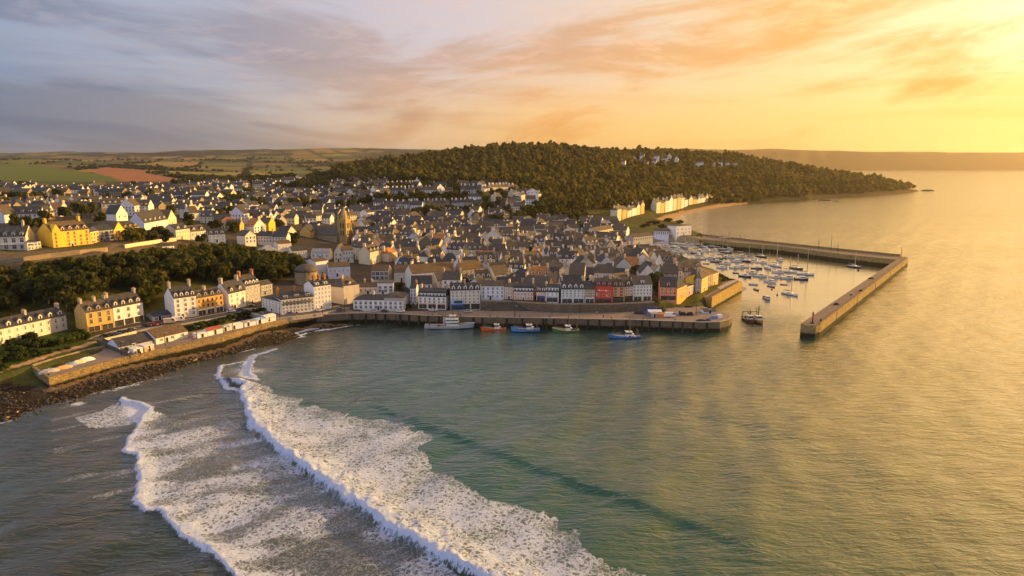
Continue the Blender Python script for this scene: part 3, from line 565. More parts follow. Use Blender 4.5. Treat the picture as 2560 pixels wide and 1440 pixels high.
def house(name, label, pl, pr, D, he, hr, wall, roof=SLATE, rtype='gable', rows=3, cols=4, win=(1.1, 1.5), wkind='plain', frame=TRIM, dorm=0, dkind='gable', dmat=None, chim=(), cmat=None, cat='house', group=None, shop=None, band=True, winparts=True, side=False, g0=None, dpt=.35, chh=1.5, trim=TRIM, skip=()):
    z0 = min(pl[2], pr[2]); dx, dy = pr[0]-pl[0], pr[1]-pl[1]; w = math.hypot(dx, dy); rz = math.atan2(dy, dx)
    root = thing(name, label, cat, (pl[0], pl[1], z0), rz, group)
    ux, uy = dx/w, dy/w; nf_ = max(1, round(w/D*1.15))
    for i in range(nf_): s_ = w*(i+.5)/nf_; FOOT.append((pl[0]+ux*s_-uy*D/2, pl[1]+uy*s_+ux*D/2, .5*math.hypot(w/nf_, D)*.86))
    b = MB(); base = -8.
    if rtype == 'gable': b.xprof([(0, base), (D, base), (D, he), (D/2, hr), (0, he)], 0, w)
    elif rtype == 'front': b.yprof([(0, base), (w, base), (w, he), (w/2, hr), (0, he)], 0, D)
    else: b.box(0, w, 0, D, base, he if rtype != 'flat' else hr-.31)
    if band: b.box(-.06, w+.06, -.12, 0, he-.3, he-.02, 1)
    # window grid
    H0 = g0 if g0 is not None else (3.1 if shop else .9); ww, wh = win
    fh = (he-.4-H0)/max(rows, 1); wh = min(wh, fh*.72); spots = []
    for r_ in range(rows):
        for c_ in range(cols):
            if (r_, c_) in skip: continue
            spots.append((w*(c_+.5)/cols, H0+fh*r_+max(.25, (fh-wh)*.45)))
    if not winparts:
        for x, z in spots: b.box(x-ww/2-.1, x+ww/2+.1, -.05, 0, z-.1, z+wh+.1, 1); b.box(x-ww/2, x+ww/2, -.08, -.051, z, z+wh, 2)
        if side:
            for r_ in range(rows):
                for y in (D*.3, D*.7):
                    z = H0+fh*r_+.4; b.box(w, w+.06, y-.5, y+.5, z, z+wh, 2)
    wo = b.build('wall', [wall, trim, GLASS], root)
    ro = roofmb(rtype, w, D, he, hr).build('roof', roof, root)
    if winparts:
        me = winmesh(ww, wh, wkind, frame); me2 = winmesh(ww, wh, wkind, frame, GLASS2)
        for x, z in spots: link('window', me if random.random() < .72 else me2, root, (x, 0, z))
        if side:
            ms = winmesh(1., min(1.4, wh), 'plain', frame)
            for r_ in range(rows):
                for y in (D*.28, D*.72): link('window', ms, root, (w, y, H0+fh*r_+.4), math.pi/2)
    if shop:
        n = max(1, int(w/4.5)); q = MB()
        for i in range(n):
            x0, x1 = w*i/n+.5, w*(i+1)/n-.5
            s_ = MB(); s_.box(x0, x1, -.10, 0, .15, 2.35, 1); s_.box(x0-.15, x1+.15, -.2, 0, 2.36, 2.95, 0); s_.box(x0-.15, x0, -.16, 0, 0, 2.35, 0); s_.box(x1, x1+.15, -.16, 0, 0, 2.35, 0); s_.box((x0+x1)/2-.06, (x0+x1)/2+.06, -.14, -.1, .15, 2.35, 0)
            s_.build('shopfront', [shop, GLASS], root)
    elif winparts:
        d_ = MB(); x = w*(.5 if cols < 3 else (cols//2+.0)/cols); d_.box(x-.55, x+.55, -.07, 0, 0, 2.1, 1); d_.box(x-.7, x+.7, -.13, 0, 2.11, 2.35, 0); d_.box(x-.7, x-.56, -.11, 0, 0, 2.1, 0); d_.box(x+.56, x+.7, -.11, 0, 0, 2.1, 0)
        if H0 > 2.2 or True: d_.build('door', [trim, DARKW], root)
    if dorm and rtype in ('gable', 'mansard', 'hip', 'hipl'):
        if rtype == 'mansard': sl = (hr-he)*.72/1.3; yy = .1
        else: sl = (hr-he)/(D/2); yy = max(.5, dpt*1.6)
        zz = he+yy*sl*.9-.1; dm = dormmesh(dkind, dmat or wall); wm = winmesh(1.05, 1.3, 'slim', frame)
        for i in range(dorm):
            x = w*(i+.5)/dorm; d_ = link('dormer', dm, root, (x, yy, zz))
            if winparts: link('window', wm, d_, (0, 0, .15))
    for cx in chim:
        if rtype == 'front': loc = (w/2, D*cx, hr)
        else: loc = (min(max(w*cx, .5), w-.5), D/2, hr)
        o = link('chimney', chimesh(cmat or SURR, 1.9, chh), ro, loc)
        if rtype == 'front': o.rotation_euler = (0, 0, math.pi/2)
    return root
def H(name, label, a, c, z0, ye, yr, D, wall, roof=SLATE, rtype='gable', **k):
    """a house from the image points of the foot of its front (a left, c right), its eaves (ye) and ridge (yr) at the left end"""
    pl = at(*a, z0); pr = at(*c, z0); dx, dy = pr[0]-pl[0], pr[1]-pl[1]; w = math.hypot(dx, dy)
    he = above(pl, ye)-z0; q = (pl[0]-dy/w*D/2, pl[1]+dx/w*D/2, z0)
    hr = above(q if rtype in ('gable', 'hip', 'hipl') else pl, yr)-z0
    return house(name, label, pl, pr, D, he, hr, wall, roof, rtype, **k)
# ---------------------------------------------------------------- the houses one can tell apart
ST = SURR
# seafront row on the left
H('terrace_house', 'long low cream terrace with dark slate roof behind the bushes by the grass bank', (-70,880), (169,823), 8, 839, 817, 8.5, OFFW, dorm=9, dkind='gable', chim=(.28, .62, .985), rows=2, cols=12, win=(1., 1.5), cmat=ST, cat='terrace', dmat=OFFW)
H('corner_house', 'ochre stone house with arcaded ground floor and three stone dormers', (220,832), (286,819), 7, 782, 757, 10, OCHRE, SLATE2, dorm=3, dmat=ST, chim=(.02, .55, .97), rows=2, cols=3, win=(1.3, 2.), g0=3.4, shop=OCHRE, cmat=ST, frame=ST)
H('guest_house', 'white house with blue slate roof joined to the ochre arcaded house', (287,819), (361,803), 7, 769, 742, 10, WHITE, dorm=4, dmat=ST, chim=(.02, .97), rows=2, cols=3, win=(1.5, 1.6), g0=2.9, shop=DARKW, cmat=ST)
H('tall_house', 'tall white four storey house with twin stacks and blank left gable', (439,799), (494,790), 7, 746, 719, 11, WHITE, dorm=4, dmat=ST, chim=(.03, .97), rows=4, cols=3, win=(1.3, 1.4), g0=1., chh=2.4, cmat=ST)
H('orange_house', 'bright orange three storey house between two white seafront houses', (494.6,790), (560,777), 7, 746, 729, 9, ORANGE, SLATE2, dorm=4, dmat=ST, chim=(.5,), rows=2, cols=6, win=(.9, 1.5), g0=3.2, shop=TRIM, wkind='arch', frame=ST, cmat=ST)
H('gabled_house', 'narrow white house with two cream dormers and bare grey left gable', (574,775), (616,764), 7, 734, 707, 10, WHITE, dorm=2, dmat=CREAM, chim=(.03, .96), rows=3, cols=3, win=(1., 1.3), cmat=ST, chh=2.)
H('steep_roof_house', 'grey stone house with very steep slate roof and row of arched top windows', (617,762), (652,754), 7, 715, 690, 10, GREY, dorm=4, dmat=TRIM, chim=(.03, .96), rows=4, cols=5, win=(.9, 1.3), cmat=TILE, chh=2.)
H('rear_house', 'plain grey house set back between the steep roofed house and the hotel', (653,738), (682,733), 9, 714, 704, 9, GREY, SLATE2, rows=2, cols=3, chim=())
H('garage', 'low dark roofed garage in the gap left of the tall white house', (383,803), (434,795), 7, 792, 782, 9, GREY, SLATE, rows=1, cols=3, win=(1.6, 1.6), g0=.2, band=False)
# hotel on the bend, its two fronts meeting at the corner
hot = H('corner_hotel', 'large cream hotel with wooden balconies on the bend of the promenade', (705,787), (787,777), 6.3, 750, 731, 14, OFFW, SLATE, 'hip', rows=4, cols=9, win=(1.2, 1.6), dorm=3, dkind='box', chim=(.03, .55), cat='hotel', g0=.6, cmat=TILE, chh=2.)
w_ = 14; hz_ = 9.
b = MB()
for z in (5.2, 8.0):
    b.box(.5, 15., -1.1, 0, z, z+.15); b.box(.5, 15., -1.1, -1.05, z+.55, z+1.0)
    for i in range(12): b.box(.5+i*1.3, .58+i*1.3, -1.08, -1.0, z+.15, z+1.0)
b.build('balcony', TIMB, hot)
H('hotel_wing', 'short cream wing of the bend hotel running back along the side street', (656,775), (704.5,787), 6.3, 744, 736, 10, OFFW, SLATE, 'hip', rows=4, cols=6, win=(1.1, 1.5), cat='hotel', g0=.6)
H('tall_block', 'tall white five storey gabled house with three orange stacks above the bend', (787.6,777), (829,770), 6.2, 717, 702, 10, WHITE, SLATE, rows=5, cols=5, win=(.8, 1.2), chim=(.3, .62, .95), dorm=2, dkind='box', cmat=TILE, chh=2.2)
H('hip_roof_house', 'cream corner house with dark blue hipped roof catching the sun', (861,762), (896,752), 6, 719, 699, 12, CREAM, SLATE2, 'hipl', rows=4, cols=4, win=(1., 1.3), chim=(.5,), dorm=1, dmat=CREAM)
H('side_wall_house', 'shaded cream side house left of the dark blue hipped roof', (835,753), (860.5,762), 6, 716, 706, 9, CREAM, SLATE, 'flat', rows=4, cols=3, win=(.8, 1.2))
H('long_hotel', 'long white two storey hotel with twenty sash windows beside the quay', (884,774.5), (1008,775.5), 5, 750, 735, 11, WHITE, SLATE, 'hip', rows=2, cols=10, win=(1.4, 1.9), cat='hotel', g0=.5, chim=(.36,))
H('hotel_annex', 'white angled annex at the right end of the long white quay hotel', (1009.5,775), (1022,760), 5, 746, 738, 10, WHITE, SLATE2, 'hip', rows=2, cols=5, win=(1.2, 1.5), cat='hotel', g0=.5)
H('flat_house', 'small white flat topped house rising behind the long quay hotel', (944,735), (984,734), 8.5, 713, 707, 9, WHITE, SLATE2, 'flat', rows=2, cols=3, win=(1.8, 1.5), band=False)
H('cottage', 'low cream cottage with brown roof behind the left end of the long hotel', (897,736), (943,735), 8.5, 718, 706, 9, OFFW, SLATE3, rows=1, cols=4, chim=(.3, .7))
H('slim_house', 'slim pale blue house squeezed between the long hotel and mansard hotel', (1026,763), (1041,763), 5, 721, 709, 9, BLUEW, SLATE, rows=4, cols=2, win=(1.1, 1.4), chim=(.95,), cmat=TILE)
H('mansard_hotel', 'white hotel with eight arched mansard dormers and glazed ground terrace', (1046,771), (1115,773), 5, 741, 723, 11, WHITE, SLATE, 'mansard', rows=2, cols=6, win=(1.2, 1.9), dorm=8, dkind='box', dmat=TRIM, cat='hotel', g0=3., shop=PEACH, chim=(.02, .98), cmat=ST)
H('tall_cream_house', 'tall cream quay house with blue shopfront and five small dormers', (1127,775), (1201,773), 4.8, 726, 708, 11, CREAM, SLATE, rows=4, cols=7, win=(.95, 1.3), dorm=5, dmat=TRIM, dkind='gable', shop=DARKW, chim=(.5,), g0=3.1)
p_ = at(1127,775,4.8); q_ = at(1201,773,4.8); hh_ = SC.objects['tall_cream_house']
b = MB(); b.box(.15, 6.6, -.3, -.01, .05, 2.9, 0); b.box(.15, 6.6, -.3, -.01, 2.95, 5.4, 1); b.box(1.6, 6., -.36, -.31, 3.4, 4.9, 2); b.box(.5, 6.2, -.36, -.31, .3, 2.2, 2); b.build('shop_panel', [BLUES, LBLUE, GLASS], hh_)
# terrace above the stone retaining wall
TZ = 9.2
H('row_house', 'lavender white house with plain slate roof at the left end of the retaining wall row', (1203,749), (1261,749), TZ, 715, 702, 9, LAV, SLATE2, rows=3, cols=5, win=(1.1, 1.3), chim=(.6,))
H('row_house', 'narrow tan house next to the lavender white one above the retaining wall', (1262,750), (1283,751), TZ, 717, 706, 9, TAN, SLATE2, rows=3, cols=2, win=(.9, 1.3), chim=(.3,))
H('row_house', 'salmon house with a band of six white mansard windows', (1284,752), (1333,753), TZ, 729, 710, 9, SALMON, SLATE, 'mansard', rows=2, cols=6, win=(1., 1.2), dorm=6, dkind='box', dmat=TRIM, chim=(.98,), cmat=ST, chh=2)
H('row_house', 'narrow peach house with blue van sized doorway beside the dark gap', (1341,753), (1364,754), TZ, 729, 712, 9, PEACH, SLATE, rows=2, cols=3, win=(.8, 1.4), dorm=2, dkind='box', shop=BLUES, chim=(.97,), cmat=ST)
H('row_house', 'narrow white house with glazed ground floor right of the peach house', (1364.7,755), (1396,756), TZ, 729, 711, 9, WHITE, SLATE, rows=2, cols=3, win=(.9, 1.5), dorm=4, dkind='box', dmat=TRIM, shop=GREY)
H('row_house', 'broad grey white house with four round topped dormers in a tall slate roof', (1403,758), (1461,758), TZ-.2, 722.5, 699, 10, GREYW, SLATE, rows=3, cols=6, win=(1., 1.5), dorm=4, dmat=TRIM, chim=(.02, .98), cmat=ST, shop=GREYW)
H('row_house', 'narrow brown timbered house with dark balconies left of the red house', (1461.6,758), (1487,758), TZ-.2, 723, 703, 9, BROWN, SLATE, rows=3, cols=3, win=(1., 1.4), shop=TRIM, frame=CREAM, chim=(.97,), cmat=ST, chh=2.4)
red = H('row_house', 'bright red house with white lettering strip across its front', (1487.6,757), (1530,757), TZ-.2, 715, 700, 9, RED, SLATE, 'mansard', rows=3, cols=3, win=(1., 1.3), dorm=3, dkind='box', dmat=RED, chim=(.98,), cmat=ST, shop=RED, skip=((1, 1), (2, 1), (2, 0), (2, 2)), trim=RED, frame=PINK)
b = MB(); w_ = 7.9
b.box(1.6, 6.4, -.1, 0, 6.3, 6.5); b.box(1.7, 2.3, -.1, 0, 6.55, 6.9); b.box(5.2, 5.7, -.1, 0, 5.8, 6.25); b.box(.5, .9, -.1, 0, 3.6, 5.4); b.box(5.4, 6.6, -.1, 0, 3.4, 3.65); b.box(5.6, 5.8, -.1, 0, 3.7, 4.6); b.build('wall_sign', TRIM, red)
H('row_house', 'reddish brown house with paired windows right of the red house', (1530.6,756), (1560,756), TZ-.2, 717, 699, 9, SALMON, SLATE, rows=3, cols=2, win=(1.6, 1.5), dorm=2, dkind='box', shop=DARKW, frame=TAN)
H('row_house', 'tan house under a tall dark roof with white verge', (1560.6,755), (1582,753), TZ-.2, 716, 689, 10, TAN, SLATE, rows=3, cols=2, win=(1.1, 1.3), dorm=1, chim=(.97,), shop=DARKW)
H('row_house', 'wide cream house with white roof dormer at the right end of the row', (1582.6,752.5), (1629,752), TZ, 711, 690, 10, OFFW, SLATE2, rows=3, cols=6, win=(.9, 1.2), dorm=1, dkind='box', dmat=TRIM, shop=CREAM)
# houses on the harbour corner
H('corner_house', 'pink house with orange sunlit gable on the harbour corner', (1649,750), (1691,751), 7.6, 717, 693, 9.5, PINK, SLATE, rows=2, cols=4, win=(1.1, 1.6), shop=PINK, frame=PEACH, dorm=1)
H('annex', 'low orange annex behind the pink corner house facing the harbour', (1692,751), (1716,739), 7.4, 722, 712, 8, ORANGE, SLATE, rows=2, cols=4, win=(1., 1.3))
H('annex', 'small peach lean to with flat parapet beside the orange annex', (1716.6,739), (1734,733), 7.2, 718, 716, 7, PEACH, SLATE2, 'flat', rows=2, cols=3, win=(.9, 1.4))
def gab(name, label, a, c, z0, ye, yr, D, wall, roof, **k): return H(name, label, a, c, z0, ye, yr, D, wall, roof, 'front', **k)
gab('stone_house', 'tall gabled stone house with yellow lit harbour side', (1737,734), (1752,734), 6.8, 698, 680, 12, GRANITE, SLATE2, rows=3, cols=2, win=(.8, 1.3), side=True, chim=(.05,))
H('sunlit_yellow_house', 'sunlit side of the tall stone gable painted sun yellow facing the moored boats', (1752.6,734), (1769,724), 6.6, 697, 686, 9, YELLOW, SLATE2, rows=3, cols=4, win=(.9, 1.4), chim=(.9,))  # sunlit side of the stone gable; its yellow light is painted on
H('sunlit_yellow_house', 'yellow end house nearest the green slope of the mole', (1781,714), (1795,709), 6.4, 685, 676, 10, YELLOW, SLATE2, rows=3, cols=3, win=(.9, 1.3))  # lit side of the brown roofed house, sunshine put into the wall colour
H('stone_house', 'brown roofed stone house between the two sun yellow harbour fronts', (1769.6,719), (1780.4,714.3), 6.4, 688, 674, 11, GRANITE, SLATE3, rows=2, cols=2)
# second line behind the quay
H('brick_house', 'red brick house with tall stacks behind the salmon mansard house', (1224,698), (1269,698), 10, 671, 656, 9, BRICK, SLATE3, rows=2, cols=4, win=(.8, 1.6), chim=(.02, .98), cmat=OCHRE, chh=2)
H('plain_house', 'mint white house joined to the right of the red brick house', (1269.6,698), (1310,699), 10, 671, 657, 9, MINT, SLATE, rows=2, cols=4, win=(.9, 1.3), chim=(.98,), cmat=OCHRE, chh=2.2, dorm=3, dkind='box')
H('school', 'grey building with two bands of wide windows behind the cream cottage', (929,704), (971,704), 9.5, 677, 663, 11, OFFW, SLATE3, rows=2, cols=4, win=(2.1, 1.8), side=False, band=False, frame=GREY)
H('plain_house', 'cream house with white left gable beside the wide windowed grey building', (986,704), (1022,703), 9.5, 681, 663, 12, CREAM, SLATE3, rows=2, cols=4, win=(.7, 1.1), dorm=0)
H('long_house', 'long grey stone building with many small windows above the slim blue house', (1031,722), (1137,712), 8.5, 684, 663, 11, GREYW, SLATE3, rows=3, cols=11, win=(.9, 1.1))
H('warehouse', 'white warehouse with tall blank wall beside the round stone hall', (791,691), (822,686), 11, 655, 648, 11, WHITE, SLATE3, 'gable', rows=0, cols=0)
H('warehouse', 'long low white warehouse with rust brown roof right of the tall blank one', (822,693), (876,690), 11, 668, 657, 11, LAV, SLATE3, rows=1, cols=5, win=(.8, 1.2), g0=2)
H('plain_house', 'white house with pale slate roof above the tall blank warehouse', (778,648), (823,648), 14, 632, 622, 9, WHITE, LEAD, rows=1, cols=4)
gab('gabled_house', 'cream stone house with yellow lit gable in front of the church tower', (836,655), (857,655), 13, 630, 613, 11, CREAM, SLATE2, rows=2, cols=2, win=(1.4, 1.6))
H('gabled_house', 'grey cream range joined to the yellow lit gable by the church', (857.6,655), (884,653), 13, 626, 616, 10, OFFW, SLATE3, rows=2, cols=4)
H('plain_house', 'pinkish white square house above the trees left of the church', (697,640), (730,637), 17, 610, 602, 9, OFFW, SLATE3, rows=2, cols=4, win=(.7, 1.))
H('plain_house', 'white house with a big pale curved roof left of the pinkish square house', (652,643), (696,640), 18, 628, 614, 10, WHITE, LEAD, 'hip', rows=1, cols=5)
H('plain_house', 'low white range with grey roof right of the pinkish square house', (731,640), (768,637), 17, 628, 617, 9, WHITE, SLATE, rows=1, cols=6)
H('pair_house', 'left house of the white pair under dark roofs above the pinkish house', (645,609), (680,609), 21, 590, 579, 9, OFFW, SLATE, rows=2, cols=5, win=(.8, 1.1), chim=(.97,), winparts=False)
H('pair_house', 'right house of the white pair under dark roofs above the pinkish house', (681,609), (717,609), 21, 592, 581, 9, OFFW, SLATE, rows=2, cols=5, win=(.8, 1.1), winparts=False)
gab('gabled_house', 'bright cream gabled house facing the sun left of the church', (718,597), (742,593), 21, 583, 567, 9, CREAM, SLATE, rows=2, cols=4, winparts=False)
gab('gabled_house', 'tan house with broad pale left gable at the edge of the wood', (614,612), (641,609), 22, 590, 578, 10, OFFW, SLATE2, rows=2, cols=3, winparts=False)
# the upper terrace on the left
H('apartment_house', 'large cream building with balconies and long dormered roof at the left edge', (-75,634), (68,629), 33.5, 594, 567, 14, CREAM, SLATE, rows=2, cols=7, win=(2., 3.), g0=1.2, dorm=7, dmat=ST, chim=(.9,), chh=2.4)
b = MB(); b.box(0, 30.5, -1.3, 0, 4.0, 4.2); b.box(0, 30.5, -1.3, -1.2, 4.6, 5.1); b.build('balcony', TRIM, SC.objects['apartment_house'])
H('terrace_wing', 'stepped cream wing with glazed terraces right of the balconied building', (70,630), (104,626), 33.5, 607, 600, 10, CREAM, SLATE, 'hip', rows=2, cols=4, win=(1.4, 1.5))
yb = H('apartment_house', 'large bright yellow building with five dormers above the wood', (135,623), (227,613), 33.8, 580, 557, 13, YELLOW, SLATE3, rows=4, cols=6, win=(1.1, 1.3), g0=.8, dorm=5, dmat=OFFW, chim=(.03, .93), skip=((0, 1), (1, 1), (2, 1), (3, 1), (3, 4)), frame=TAN, cmat=YELLOW, chh=2)
b = MB(); b.yprof([(0, 9), (4.2, 9), (4.2, 9.6), (2.1, 13.2), (0, 9.6)], -.4, 5, 0); b.build('gablet', [YELLOW], yb)
H('terrace_wing', 'yellow wing with open glazed balconies at the right of the big yellow building', (228,613), (249,608), 33.8, 581, 573, 11, YELLOW, SLATE2, 'hip', rows=3, cols=3, win=(1.7, 1.5), frame=CREAM)
gab('gabled_house', 'yellow gabled house with shaded ochre left side next to the wood', (288,602), (312,598), 34, 575, 556, 12, YELLOW, SLATE3, rows=3, cols=3, win=(.9, 1.1), frame=TAN)
H('terrace_wing', 'yellow wing with small square windows joined to the yellow gabled house', (312.6,598), (350,591), 34, 572, 560, 10, YELLOW, SLATE, rows=2, cols=6, win=(.8, .9), dorm=3, dkind='box', frame=TAN)
H('link_block', 'dark slated link with open galleries between the two yellow buildings', (250,606), (287,602), 34, 577, 564, 10, GREY, SLATE, rows=3, cols=3, win=(2.2, 1.3), frame=GREY)
H('long_house', 'long blue white house with a dormered dark roof behind the yellow wing', (362,575), (420,564), 34.5, 557, 531, 11, LAV, SLATE, rows=2, cols=6, win=(.7, 1.), dorm=5, dkind='box', dmat=OFFW)
gab('gabled_house', 'cream cross wing with peaked brown roof at the end of the long blue white house', (420.6,564), (442,560), 34.5, 548, 526, 12, CREAM, SLATE3, rows=2, cols=2)
H('villa', 'pinkish cream villa with six sash windows above the low sunlit wall', (441,601), (476,596), 30, 575, 562, 10, CREAM, SLATE, rows=2, cols=5, win=(.9, 1.2), dorm=2, dkind='box')
H('villa', 'grey white cottage with dark roof right of the pinkish cream villa', (478,596), (516,592), 29.5, 579, 565, 9, GREYW, SLATE2, rows=1, cols=4, dorm=2)
H('villa', 'pale blue house with dark roof and sunlit right gable above the wood', (522,607), (564,605), 25.5, 586, 573, 10, BLUEW, SLATE, rows=2, cols=4, win=(.8, 1.1), dorm=3, dkind='box')
H('cottage', 'small white hipped cottage among the trees of the wood edge', (396,628), (436,624), 27, 618, 607, 9, WHITE, SLATE, 'hip', rows=1, cols=4)
gab('cottage', 'white gabled cottage with steep roof behind the link block', (292,552), (320,549), 36, 535, 514, 10, WHITE, SLATE, rows=1, cols=2, winparts=False)
H('cottage', 'cream house with brown hipped roof left of the steep white gable', (258,546), (295,542), 36, 533, 522, 10, CREAM, SLATE3, 'hip', rows=1, cols=6, winparts=False)
# ---------------------------------------------------------------- terraces further off: every house of a row its own
ORD = ['first', 'second', 'third', 'fourth', 'fifth', 'sixth', 'seventh', 'eighth', 'ninth', 'tenth', 'eleventh', 'twelfth', 'thirteenth', 'fourteenth', 'fifteenth', 'sixteenth']
def terrace(n, a, c, z0, ye, yr, where, walls, roof=SLATE, D=8, z1=None, var=0., **k):
    pl = hit(*a); pr = hit(*c)
    for i in range(n):
        f0, f1 = i/n, (i+1)/n-(.0008 if not var else .22/n*random.random()); A = tuple(pl[j]*(1-f0)+pr[j]*f0 for j in range(3)); B = tuple(pl[j]*(1-f1)+pr[j]*f1 for j in range(3))
        wl_, wn = walls[i % len(walls)]
        zA = A[2]; he = above(pl, ye)-pl[2]; hr = above((pl[0], pl[1]+D/2, 0), yr)-pl[2]; v_ = random.uniform(1-var, 1+var); he *= random.uniform(.95, 1.05)*v_; hr = max(hr*random.uniform(.97, 1.04)*v_, he+2.2); rt_ = random.choice(['gable', 'front', 'hip']) if var else 'gable'
        if rt_ == 'front': hr = he+4.5
        g = min(float(gz(A[0], A[1])), zA); A = (A[0], A[1], zA); B = (B[0], B[1], zA)
        house('terraced_house', f'{wn} house, {ORD[i]} in the {where}', A, B, D, he, hr, wl_, roof if random.random() < .7 else SLATE2, rt_, rows=3, cols=3, win=(1.15, 1.7), chim=(.03,) if i % 2 else (.03, .97), cmat=wl_, winparts=False, group='houses of the '+where, side=(i == n-1), **k)
W2 = [(WHITE, 'white'), (OFFW, 'off white'), (LAV, 'pale lavender')]; L2 = [(CREAM, 'cream'), (OFFW, 'off white')]; Y2 = [(CREAM, 'cream'), (OCHRE, 'ochre'), (OFFW, 'off white'), (WHITE, 'white')]
terrace(5, (957,488), (1011,486), 41.5, 477, 470, 'white terrace just below the pines', W2)
terrace(5, (968,467), (1024,465), 47, 461, 456, 'topmost low white terrace under the pines', W2)
terrace(6, (1024,483), (1088,482), 42.5, 475, 467, 'middle terrace below the pines', W2)
gab('gabled_house', 'white house with sunlit yellow gable at the end of the middle terrace below the pines', (1090,482), (1112,481), 43, 472, 460, 10, WHITE, SLATE2, rows=2, cols=3, winparts=False)
terrace(5, (1152,485), (1204,484), 42.5, 473, 462, 'tall white terrace centred below the hilltop', W2)
terrace(2, (1211,479), (1226,478), 44, 471, 465, 'short pair beside the tall white terrace', W2)
terrace(5, (1229,478), (1272,477), 44.5, 468, 460, 'upper right terrace under the wooded hill', W2)
terrace(2, (1277,478), (1297,478), 44.5, 468, 461, 'gabled pair under the wooded hill', [(LAV, 'pale lavender'), (PEACH, 'pink')])
terrace(4, (963,522), (1022,522), 27, 510, 502, 'left part of the long lower terrace', W2)
terrace(4, (1024,522), (1052,521), 27, 508, 501, 'four bay middle of the long lower terrace', W2)
terrace(6, (1062,521), (1124,520), 27, 508, 500, 'right part of the long lower terrace', W2)
terrace(5, (1128,520), (1184,518), 27, 507, 499, 'last block of the long lower terrace', W2+[(PEACH, 'pink')])
terrace(6, (963,541), (1026,538), 22.5, 531, 523, 'sunlit cream terrace below the long lower terrace', L2)
terrace(4, (1116,537), (1157,534), 22, 529, 524, 'cream row in front of the dark trees', L2)
terrace(4, (1173,535), (1207,534), 22, 528, 523, 'cream row under the winding sunlit wall', L2)
terrace(3, (1282,507), (1302,506), 34, 494, 487, 'lavender trio left of the gold lit block', [(LAV, 'pale lavender')])
terrace(5, (1303,505), (1355,499), 35, 488, 484, 'gold lit block at the foot of the wooded hill', [(CREAM, 'cream'), (OCHRE, 'ochre')])
gab('chalet', 'white chalet with broad low gable at the foot of the wooded hill', (1316,485), (1346,485), 42, 479, 472, 11, WHITE, LEAD, rows=1, cols=3, winparts=False)
terrace(6, (1543,554), (1612,533), 8, 530, 521, 'sunlit seafront row before the green headland path', Y2, z1=6.5, D=9, var=.2)
terrace(8, (1641,533), (1720,514), 7, 511, 504, 'left half of the golden villas behind the far beach', Y2, z1=6, D=9, var=.22)
terrace(6, (1722,513), (1782,505), 6.5, 500, 493, 'right half of the golden villas behind the far beach', Y2, z1=6, D=9, var=.22)
H('beach_house', 'solitary white flat roofed house above the far end of the beach', (1830,498), (1852,497), 7, 489, 486, 9, GREYW, LEAD, 'flat', rows=2, cols=4, winparts=False)
for i, (x, y) in enumerate([(1557,420),(1583,410),(1600,418),(1614,421),(1634,416),(1660,410),(1690,410),(1604,402),(1640,404),(1672,403)]):
    p = hit(x, y); s = 7+2*(i % 3)
    lb = ['leftmost white villa of the hamlet in the hilltop trees', 'white villa with steep gable near the left of the hilltop hamlet', 'cream villa in the sunny middle of the hilltop hamlet', 'cream villa right of the sunny middle villa in the hilltop hamlet', 'long cream villa low in the hilltop hamlet', 'grey white villa on the right side of the hilltop hamlet', 'tall white gable at the right end of the hilltop hamlet', 'uppermost white villa of the hilltop hamlet', 'white villa half hidden along the crest of the hamlet', 'off white villa on the crest beside the tall white gable'][i]
    house('hill_villa', lb, (p[0]-s/2, p[1], p[2]+6.5), (p[0]+s/2, p[1]-3, p[2]+6.5), 7, 5., 9., [WHITE, WHITE, CREAM, CREAM, OFFW, GREYW, WHITE, WHITE, LAV, OFFW][i], SLATE2, 'front' if i in (1, 6, 9) else 'gable', rows=2, cols=3, winparts=False, chim=(.1,), group='villas in the trees on the hill')
for i, (x, y) in enumerate([(1740,418),(1752,417),(1782,416),(1800,417),(1818,418),(1838,419)]):
    p = hit(x, y); lb = f'small pale house, {ORD[i]} from the left in the far row below the crest trees'
    house('hill_villa', lb, (p[0]-5, p[1], p[2]+5), (p[0]+5, p[1]-3, p[2]+5), 7, 4.5, 7.5, [WHITE, LAV, OFFW][i % 3], SLATE2, rows=1, cols=3, winparts=False, group='villas in the trees on the hill')
H('station_block', 'large plain white block with slate roof at the root of the breakwater', (1690,588), (1728,585), 6, 569, 565, 12, WHITE, SLATE, 'flat', rows=2, cols=4, win=(1.5, 1.2), band=False)
H('harbour_shed', 'long lavender range with small windows left of the plain white block', (1634,588), (1672,589), 5.5, 577, 571, 10, LAV, SLATE2, rows=2, cols=7, winparts=False)
H('harbour_shed', 'pale sunlit shed between the lavender range and the plain white block', (1674,588), (1689,587), 5.5, 578, 575, 8, CREAM, LEAD, 'flat', rows=0, cols=0, band=False)
H('harbour_shed', 'dark slated shed with white doors beside the harbour slip', (1583,606), (1632,600), 4.6, 594, 586, 9, GREY, SLATE, rows=1, cols=9, win=(1.4, 1.4), winparts=False, frame=TRIM)
H('sunlit_yellow_house', 'yellow gable end house catching the sun beside the harbour slip', (1526,613), (1550,608), 6, 596, 586, 9, YELLOW, SLATE, 'front', rows=1, cols=2, winparts=False)
H('long_house', 'sunlit cream terrace block above the yellow gable by the slip', (1490,601), (1532,592), 7, 579, 570, 10, CREAM, SLATE2, rows=3, cols=7, winparts=False)
H('plain_house', 'white house with tall narrow windows in the middle of the lower town', (1359,593), (1400,593), 9.5, 582, 575, 9, WHITE, SLATE, rows=2, cols=7, winparts=False)
H('long_house', 'long grey hall with curved dark roof under the seafront row', (1483,556), (1545,556), 9, 549, 541, 16, LAV, SLATE, rows=1, cols=10, winparts=False)
